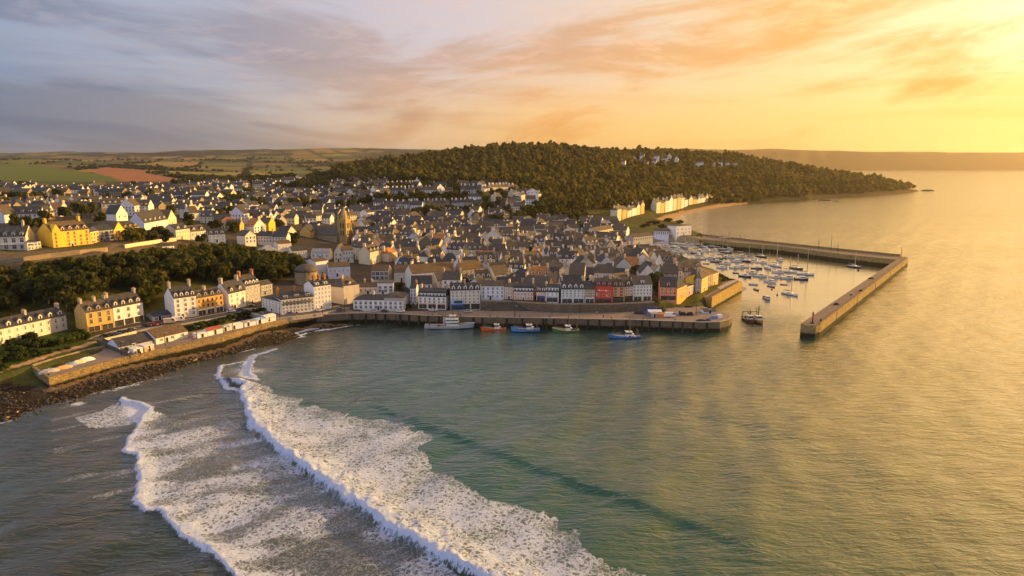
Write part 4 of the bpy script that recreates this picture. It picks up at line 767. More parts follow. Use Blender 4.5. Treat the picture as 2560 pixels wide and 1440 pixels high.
# ---------------------------------------------------------------- church
p = at(863, 609, 13); ct = thing('church', 'golden stone church with square belfry tower and tapering spire', 'church', p, R(-20))
h1 = above(p, 551)-13; h2 = above(p, 517)-13; s = 3.6
b = MB(); b.box(-s, s, -s, s, -3, h1)
for k in (-1, 1):
    for q in (-1, 1): b.box(k*s-.5, k*s+.5, q*s-.5, q*s+.5, -3, h1-1.5)
b.build('tower', CHURCH, ct)
b = MB(); b.box(-s-.25, s+.25, -s-.25, s+.25, h1+.002, h1+.9)
for k in (-1, 1):
    for q in (-1, 1): b.cyl(k*s*.9, q*s*.9, .75, .6, h1+.91, h1+3.2, 8); b.cyl(k*s*.9, q*s*.9, .7, .03, h1+3.21, h1+6., 8)
b.build('parapet', CHURCH, ct)
b = MB(); b.cyl(0, 0, s*.82, s*.70, h1+.91, h1+3.5, 8, 0, R(22.5)); b.cyl(0, 0, s*.78, .1, h1+3.51, h2, 8, 0, R(22.5)); b.build('spire', CHURCH, ct)
lm = MB(); lm.yprof([(-.55, 0), (.55, 0), (.55, 3.6), (0, 4.6), (-.55, 3.6)], -.08, 0); lm = lm.mesh('belfry_opening', DARKW)
for sd_ in (0, 1, 2, 3):
    for zz in (h1-6.2, h1-12.):
        for xx in (-1.15, 1.15):
            a_ = sd_*math.pi/2; link('belfry_opening', lm, ct, (xx*math.cos(a_)+(s+.003)*math.sin(a_), xx*math.sin(a_)-(s+.003)*math.cos(a_), zz), a_)
b = MB(); b.xprof([(-6, -3), (6, -3), (6, 7.5), (0, 14), (-6, 7.5)], -30, -s-.01); b.build('nave_wall', GRANITE, ct)
b = MB(); b.xprof([(-6.5, 7.1), (0, 14.15), (6.5, 7.1), (6.5, 7.4), (0, 14.5), (-6.5, 7.4)], -30.4, -s-.02); b.build('nave_roof', SLATE2, ct)
FOOT += [(p[0], p[1], 6), (p[0]-13, p[1]-10, 11), (p[0]-6, p[1]-5, 9), (p[0]-20, p[1]-16, 8)]
p = at(766, 703, 11); rt = thing('round_hall', 'round grey stone hall with low domed roof at the wood edge', 'hall', p)
b = MB(); b.cyl(0, 0, 6.6, 6.4, -4, 5.5, 20); b.cyl(0, 0, 6.8, 6.8, 5.51, 6., 20); b.build('wall', GRANITE, rt)
b = MB(); pr = [(6.9, 6.02), (6.1, 7.6), (4.6, 9.), (2.6, 9.9), (.5, 10.2)]
b.loft([[(r_*math.cos(2*math.pi*i/20), r_*math.sin(2*math.pi*i/20), z_) for i in range(20)] for r_, z_ in pr]); b.build('roof', SLATE2, rt, smooth=True); FOOT.append((p[0], p[1], 8))
# ---------------------------------------------------------------- the packed town: house after house, row after row
NH = [sum(1 for o in SC.objects if o.parent is None and any(c.name.startswith('roof') for c in o.children))]
CORE = [(760,575),(905,552),(960,548),(1100,545),(1240,548),(1420,562),(1530,562),(1545,590),(1520,618),(1600,640),(1690,664),(1752,688),(1735,712),(1655,722),(1640,712),(1600,738),(1420,738),(1205,736),(1150,738),(1035,745),(1020,690),(980,660),(890,660),(885,640),(905,610),(870,612),(820,585),(770,600)]
MIDL = [(0,520),(120,508),(330,500),(560,520),(640,505),(780,500),(960,498),(958,545),(905,550),(800,560),(720,566),(640,580),(600,585),(520,560),(450,545),(340,540),(250,532),(110,552),(0,560)]
def place(poly, w, D, x, y, rz, gap):
    cx, cy_ = x, y; rad = .5*math.hypot(w, D)*.78
    for fx, fy, fr_ in FOOT:
        if (fx-cx)**2+(fy-cy_)**2 < (fr_+rad+gap)**2: return False
    return True
TT = [(548,552,7),(575,548,8),(598,553,7),(622,556,7),(475,583,6),(492,588,5),(838,612,7),(848,606,6),(830,604,6),(205,545,9),(228,540,8),(40,575,6),(70,582,6),(110,578,6),(20,600,5),(400,600,6),(415,606,5),(380,606,5),(350,607,6),(330,610,6),(1500,596,8),(1512,592,7),(1062,560,6),(1470,603,6),(1245,566,8),(1232,562,7),(1385,690,6),(1500,700,6),(1525,695,6),(1480,688,5),(1640,722,6),(1648,738,5),(1120,535,7),(1080,538,8),(1060,540,7),(1100,540,7),(1040,543,7),(1135,540,6),(760,520,8),(735,522,8),(790,524,8),(850,526,8),(880,524,8),(905,515,7),(640,520,8),(660,525,7),(690,530,7),(945,506,7),(965,503,7),(1000,500,6),(1030,497,6),(1055,498,6),(1090,497,6),(1130,496,6),(1165,494,6),(1200,494,6),(1230,490,6),(1260,494,6),(1215,507,6),(1245,512,6),(560,500,7),(520,490,7),(470,510,7),(430,520,7),(380,500,8),(320,505,7),(150,500,8),(90,515,8),(40,508,8),(10,530,8),(620,490,8),(700,482,8),(760,478,8),(820,474,8),(880,470,8),(910,486,7),(860,500,7),(1300,552,8),(1330,548,9),(1360,545,9),(1390,545,9),(1285,556,7),(1270,540,8),(1310,535,8),(1345,530,9),(1400,530,9),(1440,552,8),(870,480,8),(930,478,7),(700,575,6),(735,612,6),(590,610,6),(505,612,5),(250,560,6),(165,548,7),(110,560,6),(470,560,6),(540,580,6),(585,585,6),(600,530,7),(430,540,6),(360,525,6),(280,515,6),(215,520,6),(940,575,6),(985,600,6),(1060,610,6),(1150,590,6),(1180,625,6),(1290,600,6),(1330,640,5),(1420,640,6),(1450,580,7),(1200,660,6),(1110,660,5),(960,620,6),(1260,620,5),(915,640,5),(1560,660,5),(1600,690,5),(1660,690,5),(1580,700,5),(1330,705,5),(1160,720,4),(1450,715,5),(1000,730,4)]
WL = [(WHITE, 'white', 7), (OFFW, 'off white', 5), (CREAM, 'cream', 4), (GRANITE, 'stone', 4), (OCHRE, 'ochre', 1.2), (GREYW, 'grey', 3), (PEACH, 'peach', 1), (LAV, 'lavender', 1), (YELLOW, 'yellow', .5)]
RL = [(SLATE, 'blue slate', 6), (SLATE2, 'grey slate', 6), (SLATE3, 'brown', 2.5), (TILE, 'orange tiled', .5)]
def pick(L): return random.choices(L, [q[2] for q in L])[0]
FILL = []; TTOK = []
for px, py, r_ in TT:
    x, y, z = hit(px, py)
    if not any((x-a)**2+(y-c)**2 < (q+r_*.45)**2 for a, c, q in FOOT): TTOK.append((px, py, r_, x, y, z)); FOOT.append((x, y, r_*.62))
def fill(poly, step, gap, n, dens=1.0):
    wp = [hit(*q) for q in poly]; xs = [q[0] for q in wp]; ys = [q[1] for q in wp]; c = 0
    cand = []
    y = min(ys)
    while y < max(ys):
        x = min(xs)
        while x < max(xs): cand.append((x+random.uniform(-2, 2), y+random.uniform(-2, 2))); x += step*.72
        y += step*.82
    zz = gz([q[0] for q in cand], [q[1] for q in cand])
    for (x, y), z in zip(cand, zz):
        if c >= n: break
        px, py = pix(x, y, float(z))
        if not inside(poly, np.array(px), np.array(py)) or random.random() > dens: continue
        w = random.uniform(8.5, 15); D = random.uniform(7.5, 9.5)
        base = .25*math.sin(x/90)+.2*math.cos(y/70); rz = base+random.choice([0, 0, 0, math.pi/2, -.5, .45])+random.uniform(-.12, .12)
        if math.cos(rz) < .2: rz -= .3
        if not place(poly, w, D, x, y, rz, gap): continue
        ux, uy = math.cos(rz), math.sin(rz); pl = (x-ux*w/2+uy*D/2, y-uy*w/2-ux*D/2, float(z)); pr = (pl[0]+ux*w, pl[1]+uy*w, float(z))
        zz_ = float(min(gz(pl[0], pl[1]), gz(pr[0], pr[1]), z)); pl = (pl[0], pl[1], zz_); pr = (pr[0], pr[1], zz_)
        wl_, wn, _ = pick(WL); rf, rn, _ = pick(RL); st = random.choice([2, 2, 3]) if y < 620 else 2
        he = st*2.75+random.uniform(.2, .9); hr = he+D/2*random.uniform(.85, 1.15); nd = random.choice([0, 0, 2, 3]) if y < 620 else random.choice([0, 0, 2])
        ch = random.choice([(), (.03,), (.97,), (.03, .97)]); rt_ = 'front' if random.random() < .13 else ('hip' if random.random() < .1 else 'gable')
        if rt_ == 'front': hr = he+w/2*.85
        near_ = y < 520
        o = house('town_house', '', pl, pr, D, he, hr, wl_, rf, rt_, rows=st, cols=max(2, int(w/2.7)), win=(1., 1.35), dorm=nd if rt_ == 'gable' else 0, dkind=random.choice(['gable', 'box']), dmat=OFFW, chim=ch, cmat=random.choice([wl_, SURR, CREAM]), winparts=near_, side=random.random() < .4, band=False, frame=random.choice([TRIM, TRIM, GREY]))
        FILL.append((o, px, py, x, y, wn, rn, st, nd if rt_ == 'gable' else 0, len(ch), rt_)); c += 1
    return c
LMK = [(862,560,'church tower'),(1246,685,'red brick house'),(1083,700,'long stone building'),(766,680,'round stone hall'),(1380,587,'tall windowed house'),(1538,600,'yellow gable by the slip'),(1709,577,'breakwater root block'),(1136,530,'cream terraced row'),(994,532,'sunlit cream terrace'),(680,595,'dark roofed white pair'),(180,595,'big yellow building'),(390,550,'long blue white house'),(1670,730,'pink corner house'),(1508,735,'bright red house'),(1004,690,'white gabled cream house'),(306,540,'steep white gabled cottage'),(1512,550,'long grey hall'),(855,640,'yellow lit gable by church')]
def near_label(px, py):
    d = [((px-a)**2+((py-b)*1.7)**2, i) for i, (a, b, _) in enumerate(LMK)]; i = min(d)[1]; a, b, ph = LMK[i]
    dx, dy = px-a, (py-b)*1.7
    q = 'right of' if abs(dx) > abs(dy) and dx > 0 else 'left of' if abs(dx) > abs(dy) else 'above' if dy < 0 else 'below'
    return i, q, ph, math.hypot(dx, dy)
fill(CORE, 11., -.4, 205)
n_ = NH[0]+len(FILL)
fill(MIDL, 15, .5, 42, .62)
cells = {}
for rec in FILL:
    i, q, ph, d = near_label(rec[1], rec[2]); cells.setdefault((i, q), []).append((d, rec, ph))
NUM = {0: '', 1: 'one', 2: 'two', 3: 'three'}
for (i, q), L in cells.items():
    L.sort(key=lambda r: r[0])
    kinds = {}
    for k, (d, rec, ph) in enumerate(L):
        o, px, py, x, y, wn, rn, st, nd, nc, rt_ = rec
        key = (wn, rn); n_same = kinds.get(key, 0); kinds[key] = n_same+1
        extra = (f', {NUM[nd]} dormers' if nd else ', two stacks' if nc == 2 else ', gable front' if rt_ == 'front' else '')
        o['label'] = f'{wn} {rn} roofed house{extra}, {(ORD[n_same]+" such ") if n_same else "nearest "}{q} {ph}'
        o['group'] = 'packed houses of the old town' if y < 900 else 'houses on the upper slopes'
# the houses too many and too far to count
FARP = [(0,468),(110,478),(300,474),(440,466),(560,462),(620,466),(740,452),(870,452),(950,462),(955,486),(950,498),(780,500),(640,505),(330,500),(120,508),(0,520),(-120,520),(-120,470)]
REST = [(960,545),(1240,545),(1440,562),(1535,562),(1545,590),(1530,622),(1300,640),(960,620),(905,600),(900,560)]
REST2 = [(940,500),(960,460),(1120,464),(1290,466),(1350,505),(1300,545),(960,545)]
fb = MB(); wp = [hit(*q) for q in FARP]; cnt = 0; tries = 0; pts = []
while cnt < 480 and tries < 16000:
    tries += 1; px = random.uniform(-100, 1545); py = random.uniform(450, 640)
    inr = bool(inside(REST, np.array(px), np.array(py))) or bool(inside(REST2, np.array(px), np.array(py)) and random.random() < .16)
    if not (inr or inside(FARP, np.array(px), np.array(py)) or inside(MIDL, np.array(px), np.array(py))): continue
    x, y, z = hit(px, py); w = random.uniform(9, 17); D = random.uniform(8, 10)
    if (not inr and fbm(x/70., y/70., 91, 3) < .44) or any((x-a)**2+(y-c)**2 < (100 if inr else 150) for a, c in pts): continue
    if not place(None, w, D, x, y, 0, -.5 if inr else 1): continue
    pts.append((x, y)); cnt += 1; rz = random.choice([0, .2, -.3, 1.2])+random.uniform(-.2, .2); he = random.uniform(4.5, 6.5); hr = he+random.uniform(3, 4.2); q = MB()
    wi = random.choices([0, 1, 2, 6], [3, 3, 2, 3])[0]; q.xprof([(0, -3), (D, -3), (D, he), (D/2, hr), (0, he)], 0, w, wi)
    nw = int(w/2.6)
    for s_ in range(2):
        for k in range(nw): xx = w*(k+.5)/nw; q.box(xx-.55, xx+.55, -.06, 0, .9+s_*2.6, 2.3+s_*2.6, 5)
    q.xprof([(-.3, he-.2), (D/2, hr+.05), (D+.3, he-.2), (D+.3, he+.1), (D/2, hr+.3), (-.3, he+.1)], -.1, w+.1, random.choice([3, 3, 4]))
    if random.random() < .6: q.box(.1, .9, D/2-.7, D/2+.7, hr-1, hr+1.3, 1)
    cs, sn = math.cos(rz), math.sin(rz); fb.add([(x+a*cs-c*sn, y+a*sn+c*cs, z+e) for a, c, e in q.v], q.f); fb.m[-len(q.f):] = q.m
    FOOT.append((x, y, 5))
o = fb.build('distant_houses', [WHITE, OFFW, CREAM, SLATE, SLATE2, GLASS, GRANITE]); o['kind'] = 'stuff'; o['label'] = 'mass of far off pale houses spread over the valley behind the town'
# ---------------------------------------------------------------- trees
def leafmat(name, c1, c2, tr=.35, sc=.28):
    m, t, b = material(name); out = t.n['Material Output']; g = t.new('ShaderNodeNewGeometry'); pos = g.outputs['Position']
    oi = t.new('ShaderNodeObjectInfo').outputs['Random']
    n = t.noise(pos, sc, 3., .6); n2 = t.noise(pos, 1.6, 2.); col = t.mix(t.ss(n, .32, .68), c1, c2); col = t.mix(1., col, t.mix(n2, (.45,)*3, (1.55,)*3), 'MULTIPLY'); col = t.mix(1., col, t.mix(oi, (.7, .72, .8), (1.3, 1.22, 1.0)), 'MULTIPLY')
    t.put(b.inputs['Base Color'], col); b.inputs['Roughness'].default_value = .75; b.inputs['Specular IOR Level'].default_value = .15
    tl = t.new('ShaderNodeBsdfTranslucent'); t.put(tl.inputs[0], t.mix(1., col, (1.6, 1.5, .7), 'MULTIPLY')); mx = t.new('ShaderNodeMixShader'); mx.inputs[0].default_value = tr
    t.l.new(b.outputs[0], mx.inputs[1]); t.l.new(tl.outputs[0], mx.inputs[2]); t.l.new(mx.outputs[0], out.inputs[0]); return m
LEAF = leafmat('broad leaves', (.022, .032, .008), (.095, .10, .018)); LEAF2 = leafmat('hill leaves', (.036, .041, .010), (.20, .18, .034), .45, .085); SHRUB = leafmat('shrub leaves', (.024, .038, .010), (.06, .085, .018))
BARK = paintmat('bark', (.055, .042, .030), bump=.05)
def crown(seed, clumps, cards, size, sx=1., sz=.85, cone=0.):
    """leaf sprays spread over clumps that fill an uneven crown of radius about one"""
    g = np.random.default_rng(seed); C = g.normal(size=(clumps, 3)); C /= np.linalg.norm(C, axis=1)[:, None]; C *= (g.uniform(.25, .78, clumps)**.8)[:, None]
    C[:, 2] = C[:, 2]*sz+.1; rad = g.uniform(.26, .44, clumps)
    if cone: C[:, :2] *= (1-cone*np.clip(C[:, 2:]+.2, 0, 1))
    P = []; N = []
    for c, r_ in zip(C, rad):
        d = g.normal(size=(cards, 3)); d /= np.linalg.norm(d, axis=1)[:, None]; d[:, 2] = np.where(d[:, 2] < -.55, -d[:, 2], d[:, 2])
        P.append(c+d*(r_*g.uniform(.75, 1.08, cards))[:, None]); N.append(d+g.normal(size=d.shape)*.38)
    P = np.concatenate(P); N = np.concatenate(N); P[:, :2] *= sx; N /= np.linalg.norm(N, axis=1)[:, None]
    U = np.cross(N, g.normal(size=N.shape)); U /= np.linalg.norm(U, axis=1)[:, None]; V = np.cross(N, U)
    s = (size*g.uniform(.6, 1.35, len(P)))[:, None]; k = g.uniform(.55, 1., len(P))[:, None]
    co = np.stack([P-U*s-V*s*k*.4, P+U*s*.5-V*s*k, P+U*s+V*s*k*.5, P-U*s*.4+V*s*k], 1)+N[:, None, :]*np.array([-.12, .1, -.12, .1])[None, :, None]*s[:, None]
    return co.reshape(-1, 3), np.arange(len(P)*4).reshape(-1, 4)
CR = []
for i in range(6):
    co, f = crown(100+i, 15+i % 3, 95, .105, 1., .82); me = raw_mesh('crown', co, f); me.materials.append(LEAF); CR.append(me)
SH = []
for i in range(3):
    co, f = crown(200+i, 9, 80, .13, 1.1, .55); me = raw_mesh('foliage', co, f); me.materials.append(SHRUB); SH.append(me)
TR = []
for i in range(2):
    b = MB(); rr = random.Random(i)
    b.tube((0, 0, -.6), (.03, .02, .9), .075, 8, 0, .05)
    for k in range(5):
        a_ = k*1.3+i; b.tube((.02, .015, .35+.1*k), (.45*math.cos(a_), .45*math.sin(a_), .95+.1*k), .034, 6, 0, .012)
    TR.append(b.mesh('trunk', BARK))
def tree(name, label, x, y, z, r_, h, group, kind=None):
    i = random.randrange(6); o = thing(name, label, 'tree', (x, y, z), random.uniform(0, 6.3), group)
    c = link('crown', CR[i], o, (0, 0, h-r_*.85)); c.scale = (r_, r_, r_*random.uniform(.85, 1.1))
    t_ = link('trunk', TR[i % 2], o); s = (h-r_*.7); t_.scale = (s*.9, s*.9, s*.8); return o
WOODP = [(-80,660),(0,650),(80,652),(150,640),(270,633),(345,616),(400,640),(440,628),(560,600),(600,612),(640,650),(700,655),(752,650),(742,690),(700,700),(672,712),(640,685),(600,690),(560,712),(480,702),(440,705),(398,730),(380,780),(366,778),(350,730),(270,730),(200,742),(190,800),(150,765),(0,795),(-90,815)]
wp = [hit(*q) for q in WOODP]; pts = []; rng_ = random.Random(5); n = 0
for _ in range(6000):
    px = rng_.uniform(-80, 755); py = rng_.uniform(596, 815)
    if not inside(WOODP, np.array(px), np.array(py)): continue
    x, y, z = hit(px, py)
    if any((x-a)**2+(y-c)**2 < 42 for a, c in pts) or any((x-a)**2+(y-c)**2 < (r_+2.0)**2 for a, c, r_ in FOOT): continue
    pts.append((x, y)); r_ = rng_.uniform(4.6, 7.2); h = r_*rng_.uniform(1.6, 1.95)
    lim_ = np.interp(px, [-80, 0, 130, 270, 345, 440, 520, 565, 640, 750], [668, 660, 650, 634, 622, 618, 612, 606, 616, 640]); zt_ = above((x, y, z), lim_)
    if z+h > zt_: h = zt_-z; r_ = min(r_, h/1.5)
    if h < 3.2: pts.pop(); continue
    reg = 'behind the long low cream terrace' if px < 195 else 'behind the ochre arcaded house' if px < 375 else 'behind the tall white house' if px < 570 else 'beside the round stone hall'
    tone = 'just under the sunlit wall' if py < 662 else 'midway up the slope' if py < 712 else 'at the foot of the slope'
    tree('wood_tree', f'dark broadleaf tree {tone}, {reg}', x, y, z-.3, r_, h, f'trees of the wood {reg}, {tone}'); n += 1
    if n >= 230: break
print('wood trees', n)
# trees between the houses of the town
n = 0
for px, py, r_, x, y, z in TTOK:
    j, q, ph, d = near_label(px, py); r_ *= .85
    tree('town_tree', f'rounded dark tree among the roofs, {q} the {ph}', x, y, z-.3, r_, r_*1.75, f'trees among the roofs {q} the {ph}'); n += 1
def shrub(label, px, py, r_, z=None, group=None):
    x, y, zz = hit(px, py); zz = zz if z is None else z; o = thing('shrub', label, 'shrub', (x, y, zz-.1), random.uniform(0, 6), group)
    f = link('foliage', random.choice(SH), o, (0, 0, r_*.42)); f.scale = (r_, r_, r_*.85); s_ = link('stem', TR[0], o); s_.scale = (r_*.5, r_*.5, r_*.45); FOOT.append((x, y, 1)); return o
for px, py, r_ in [(8,905,3),(30,890,3.6),(55,876,4),(85,870,4),(52,903,3),(112,866,3.6),(140,866,3.4),(165,858,3.8),(190,853,3.6),(212,850,3),(96,890,2.8),(10,925,2.4),(125,884,1.6),(168,874,1.4),(150,880,1.2),(-20,915,3.5),(196,838,2.6),(75,850,3),(30,866,3)]:
    shrub('dense green bush on the grassy bank below the long cream terrace', px, py, r_, None, 'bushes on the grassy bank')
for px, py, r_ in [(482,836,2.6),(500,829,2.8),(518,825,2.8),(538,818,2.6),(556,812,2.4),(577,807,2.6),(598,803,2.4),(618,799,2.4),(640,795,2.4),(660,791,2.2)]:
    shrub('green bush in the planted strip above the white beach huts', px, py, r_, 5.9, 'bushes above the beach huts')
for px, py, r_ in [(1700,560,5),(1670,555,5),(1640,562,5),(1655,572,5),(1612,570,5),(1690,572,5),(1625,560,4),(1720,578,3),(1750,592,3.5),(1765,596,3)]:
    shrub('green bush on the headland beside the plain white breakwater block', px, py, r_, None, 'bushes on the breakwater headland')
for px, py, r_ in [(1802,694,2.2),(1815,700,2.2),(1830,706,2),(1845,712,1.8),(1808,704,1.6),(1820,714,1.3)]:
    shrub('low green bush on the rubble slope of the inner mole', px, py, r_, None, 'bushes on the mole slope')
for px, py, r_ in [(1012,766,1.6),(1018,768,1.8),(1024,770,1.5),(1205,751,1.1),(1222,752,1.),(1640,757,1.5),(1634,762,1.5)]:
    shrub('small bush beside the quay house fronts', px, py, r_, None, 'bushes beside the quay houses')
# far woods: one mass of crowns
def scatter_crowns(templates, P, S, name, mat, label):
    cos = []; fs = []; o = 0; g = np.random.default_rng(3); pick_ = g.integers(0, len(templates), len(P)); ang = g.uniform(0, 6.28, len(P))
    for (x, y, z), (rx, rz), k, a_ in zip(P, S, pick_, ang):
        co, f = templates[k]; c, s = math.cos(a_), math.sin(a_)
        q = np.stack([co[:, 0]*c-co[:, 1]*s, co[:, 0]*s+co[:, 1]*c, co[:, 2]], -1)*np.array([rx, rx, rz])+np.array([x, y, z]); cos.append(q); fs.append(f+o); o += len(co)
    me = raw_mesh(name, np.concatenate(cos), np.concatenate(fs)); me.materials.append(mat); ob = link(name, me); ob['kind'] = 'stuff'; ob['label'] = label; return ob
FT = [crown(300+i, 7+i % 3, 44, .17, 1., .85) for i in range(7)]
g = np.random.default_rng(12); xs, ys = [v.min() for v in np.array(HILL).T], [v.max() for v in np.array(HILL).T]
gxx, gyy = np.meshgrid(np.arange(xs[0], ys[0], 10.8), np.arange(xs[1], ys[1], 10.8)); gxx = (gxx+g.uniform(-5, 5, gxx.shape)).ravel(); gyy = (gyy+g.uniform(-3.4, 3.4, gyy.shape)).ravel()
ok = inside(HILL, gxx, gyy) & inside(LAND, gxx, gyy) & (pdist(SHORE, gxx, gyy)[0] > 9); gxx, gyy = gxx[ok], gyy[ok]; gzz = gz(gxx, gyy)
vil = np.array([q[:2] for q in FOOT]); nd_ = np.array([np.min((vil[:, 0]-x)**2+((vil[:, 1]-y))**2) for x, y in zip(gxx, gyy)])
# what lies far down the back of the hill is never seen: thin it out
front = (nd_ > 90); gxx, gyy, gzz = gxx[front], gyy[front], gzz[front]
HV = [o for o in SC.objects if o.name.startswith('hill_villa')]
keepv = np.ones(len(gxx), bool)
for o in HV:
    hx, hy = o.location.x+6, o.location.y; dirx, diry = hx/math.hypot(hx, hy), hy/math.hypot(hx, hy); t_ = (gxx-hx)*dirx+(gyy-hy)*diry; s_ = np.abs((gxx-hx)*-diry+(gyy-hy)*dirx); keepv &= ~((t_ < 4) & (t_ > -26) & (s_ < 7.5))
gxx, gyy, gzz = gxx[keepv], gyy[keepv], gzz[keepv]
rx = g.uniform(5., 9.6, len(gxx)); cl = fbm(gxx/80, gyy/80, 15); hh = rx*g.uniform(.7, 1.3, len(gxx))*(.8+.5*cl)
crest = g.random(len(gxx)) < .06; hh[crest] *= 1.25
pz = gzz+hh*.75; scatter_crowns(FT, np.stack([gxx, gyy, pz], -1), np.stack([rx, hh], -1), 'hill_wood', LEAF2, 'dense wood covering the long hill behind the town'); print('hill', len(gxx))
# hedges and copses over the far fields and the slopes behind the town
N = 17000; az = g.uniform(R(-40), R(8), N); rr = np.exp(g.uniform(math.log(760), math.log(4200), N)); x = rr*np.sin(az); y = rr*np.cos(az)
u = (x*math.cos(.35)+y*math.sin(.35))+60*fbm(x/300, y/300, 31); v = (-x*math.sin(.35)+y*math.cos(.35))+60*fbm(x/300, y/300, 37); cu, cv = u/210-np.floor(u/210), v/330-np.floor(v/330)
hed = np.minimum(np.minimum(cu, 1-cu)*210, np.minimum(cv, 1-cv)*330) < 7; wd = fbm(x/350, y/350, 77, 4) > .56; near_ = (y < 1250)
keep_ = (((hed & (g.random(N) < .9)) | (wd & (g.random(N) < .8))) & ~near_) | (near_ & (fbm(x/60, y/60, 88, 3) > .43) & (g.random(N) < .9))
for Pn in (FIELD_GREEN, FIELD_BROWN, FIELD_TAN, HILL): keep_ &= ~inside(Pn, x, y)
x, y = x[keep_], y[keep_]; z = height(x, y); F_ = np.array(FOOT); okk = np.array([np.min((F_[:, 0]-a)**2+(F_[:, 1]-c)**2-(F_[:, 2]+2.5)**2) > 0 for a, c in zip(x, y)]); okk &= z > 3; x, y, z = x[okk], y[okk], z[okk]
rx = g.uniform(3.2, 6.2, len(x))*(1+y/9000); hh = rx*g.uniform(.6, .95, len(x)); scatter_crowns([crown(340+i, 6, 16, .27, 1., .7) for i in range(5)], np.stack([x, y, z+hh*.55], -1), np.stack([rx, hh], -1), 'far_hedges', LEAF, 'far hedges and copses between fields and houses behind the town'); print('far', len(x))
# rocks of the foreshore
def rocktemplate(seed):
    g = np.random.default_rng(seed); import bmesh
    bm = bmesh.new(); bmesh.ops.create_icosphere(bm, subdivisions=1, radius=1); co = np.array([v.co[:] for v in bm.verts]); f = np.array([[v.index for v in p.verts] for p in bm.faces]); bm.free()
    return co*g.uniform(.6, 1.15, (len(co), 1))*np.array([1.2, 1., .6]), f
RT = [rocktemplate(i) for i in range(6)]; N = 42000; g = np.random.default_rng(8)
x = g.uniform(-215, -78, N); y = g.uniform(195, 345, N); dsh = pdist(SHORE, x, y)[0]; dw, sw_ = pdist(WALL[:9], x, y); il = inside(LAND, x, y)
kk = (((il & ((sw_ > 0) | (y < WALL[0][1])) & (dsh < 30)) | (~il & (dsh < 2.2)))) & ((dw > 3.5) | (g.random(N) < .12)) & (g.random(N) < np.where(il, .5+.5*(fbm(x/7, y/7, 4) > .45), .3)); x, y, dsh = x[kk], y[kk], dsh[kk]; z = height(x, y); s = .2+.7*g.random(len(x))**5
m, t, b = material('beach rock'); pos = t.new('ShaderNodeNewGeometry').outputs['Position']; n = t.noise(pos, .7, 4., .7)
c = t.mix(t.ss(n, .35, .7), (.010, .008, .006), (.042, .031, .021)); c = t.mix(t.ss(t.noise(pos, .33, 2.), .68, .72), c, (.30, .19, .08)); t.put(b.inputs['Base Color'], c); b.inputs['Roughness'].default_value = .6; t.put(b.inputs['Normal'], t.bump(t.noise(pos, 5., 3.), .6, .1))
ro = scatter_crowns(RT, np.stack([x, y, z+s*.2], -1), np.stack([s, s], -1), 'beach_rocks', m, 'dark weedy rocks strewn along the beach under the promenade wall'); print('rocks', len(x))
# ---------------------------------------------------------------- sea walls, quay, breakwater
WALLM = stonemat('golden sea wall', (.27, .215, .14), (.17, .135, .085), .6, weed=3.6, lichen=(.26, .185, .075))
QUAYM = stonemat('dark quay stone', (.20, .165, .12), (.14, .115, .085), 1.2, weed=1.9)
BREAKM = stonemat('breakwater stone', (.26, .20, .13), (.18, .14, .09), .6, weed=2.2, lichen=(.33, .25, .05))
DECKM = paintmat('breakwater top', (.17, .135, .115), scale=.35, var=.35, streak=False, bump=.1)
def ribbon(b, line, z0, z1, off0, off1, m=0):
    """a wall along a line of world points, between two sideways offsets (left of its direction positive)"""
    n = len(line); nrm = []
    for i in range(n):
        a = line[max(i-1, 0)]; c = line[min(i+1, n-1)]; dx, dy = c[0]-a[0], c[1]-a[1]; L = math.hypot(dx, dy); nrm.append((-dy/L, dx/L))
    rings = []
    for i, (p, q) in enumerate(zip(line, nrm)):
        zb = z0[i] if isinstance(z0, list) else z0; zt = z1[i] if isinstance(z1, list) else z1
        rings.append([(p[0]+q[0]*o, p[1]+q[1]*o, z) for o, z in ((off0, zb), (off0, zt), (off1, zt), (off1, zb))])
    return b.loft(rings, m)
def dens(line, k):
    out = []
    for a, c in zip(line[:-1], line[1:]):
        n = max(1, int(math.hypot(c[0]-a[0], c[1]-a[1])/k)); out += [tuple(a[j]+(c[j]-a[j])*i/n for j in range(len(a))) for i in range(n)]
    return out+[line[-1]]
WX = [at(80, 919, 6.2)]+WALL; WZ = [p[2] for p in WX]
sw = thing('sea_wall', 'long stone sea wall curving from the rocky beach round the quay', 'sea wall', WX[1])
def rel(o, b, name, mats): return b.build(name, mats, o, (-o.location.x, -o.location.y, -o.location.z))
iq = 9
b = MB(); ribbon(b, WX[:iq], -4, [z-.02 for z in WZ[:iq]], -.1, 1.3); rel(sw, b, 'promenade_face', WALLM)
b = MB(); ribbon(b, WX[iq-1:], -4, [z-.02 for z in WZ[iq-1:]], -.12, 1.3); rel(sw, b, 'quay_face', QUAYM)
b = MB(); ribbon(b, WX[:iq], [z-.018 for z in WZ[:iq]], [z+.3 for z in WZ[:iq]], .0, .55); rel(sw, b, 'parapet', WALLM)
b = MB(); ribbon(b, WX[iq-1:], [z-.017 for z in WZ[iq-1:]], [z+.22 for z in WZ[iq-1:]], -.25, .8); rel(sw, b, 'coping', CONC)
def wallpt(px):
    for a, c, p, q in zip(WALLPX[:-1], WALLPX[1:], WALL[:-1], WALL[1:]):
        if a[0] <= px <= c[0]: f = (px-a[0])/(c[0]-a[0]); return tuple(p[j]+(q[j]-p[j])*f for j in range(3)), math.atan2(q[1]-p[1], q[0]-p[0])
fm_ = MB(); fm_.box(-.42, .42, -.75, 0, -5.6, -.05); fm_ = fm_.mesh('timber_fender', DARKW)
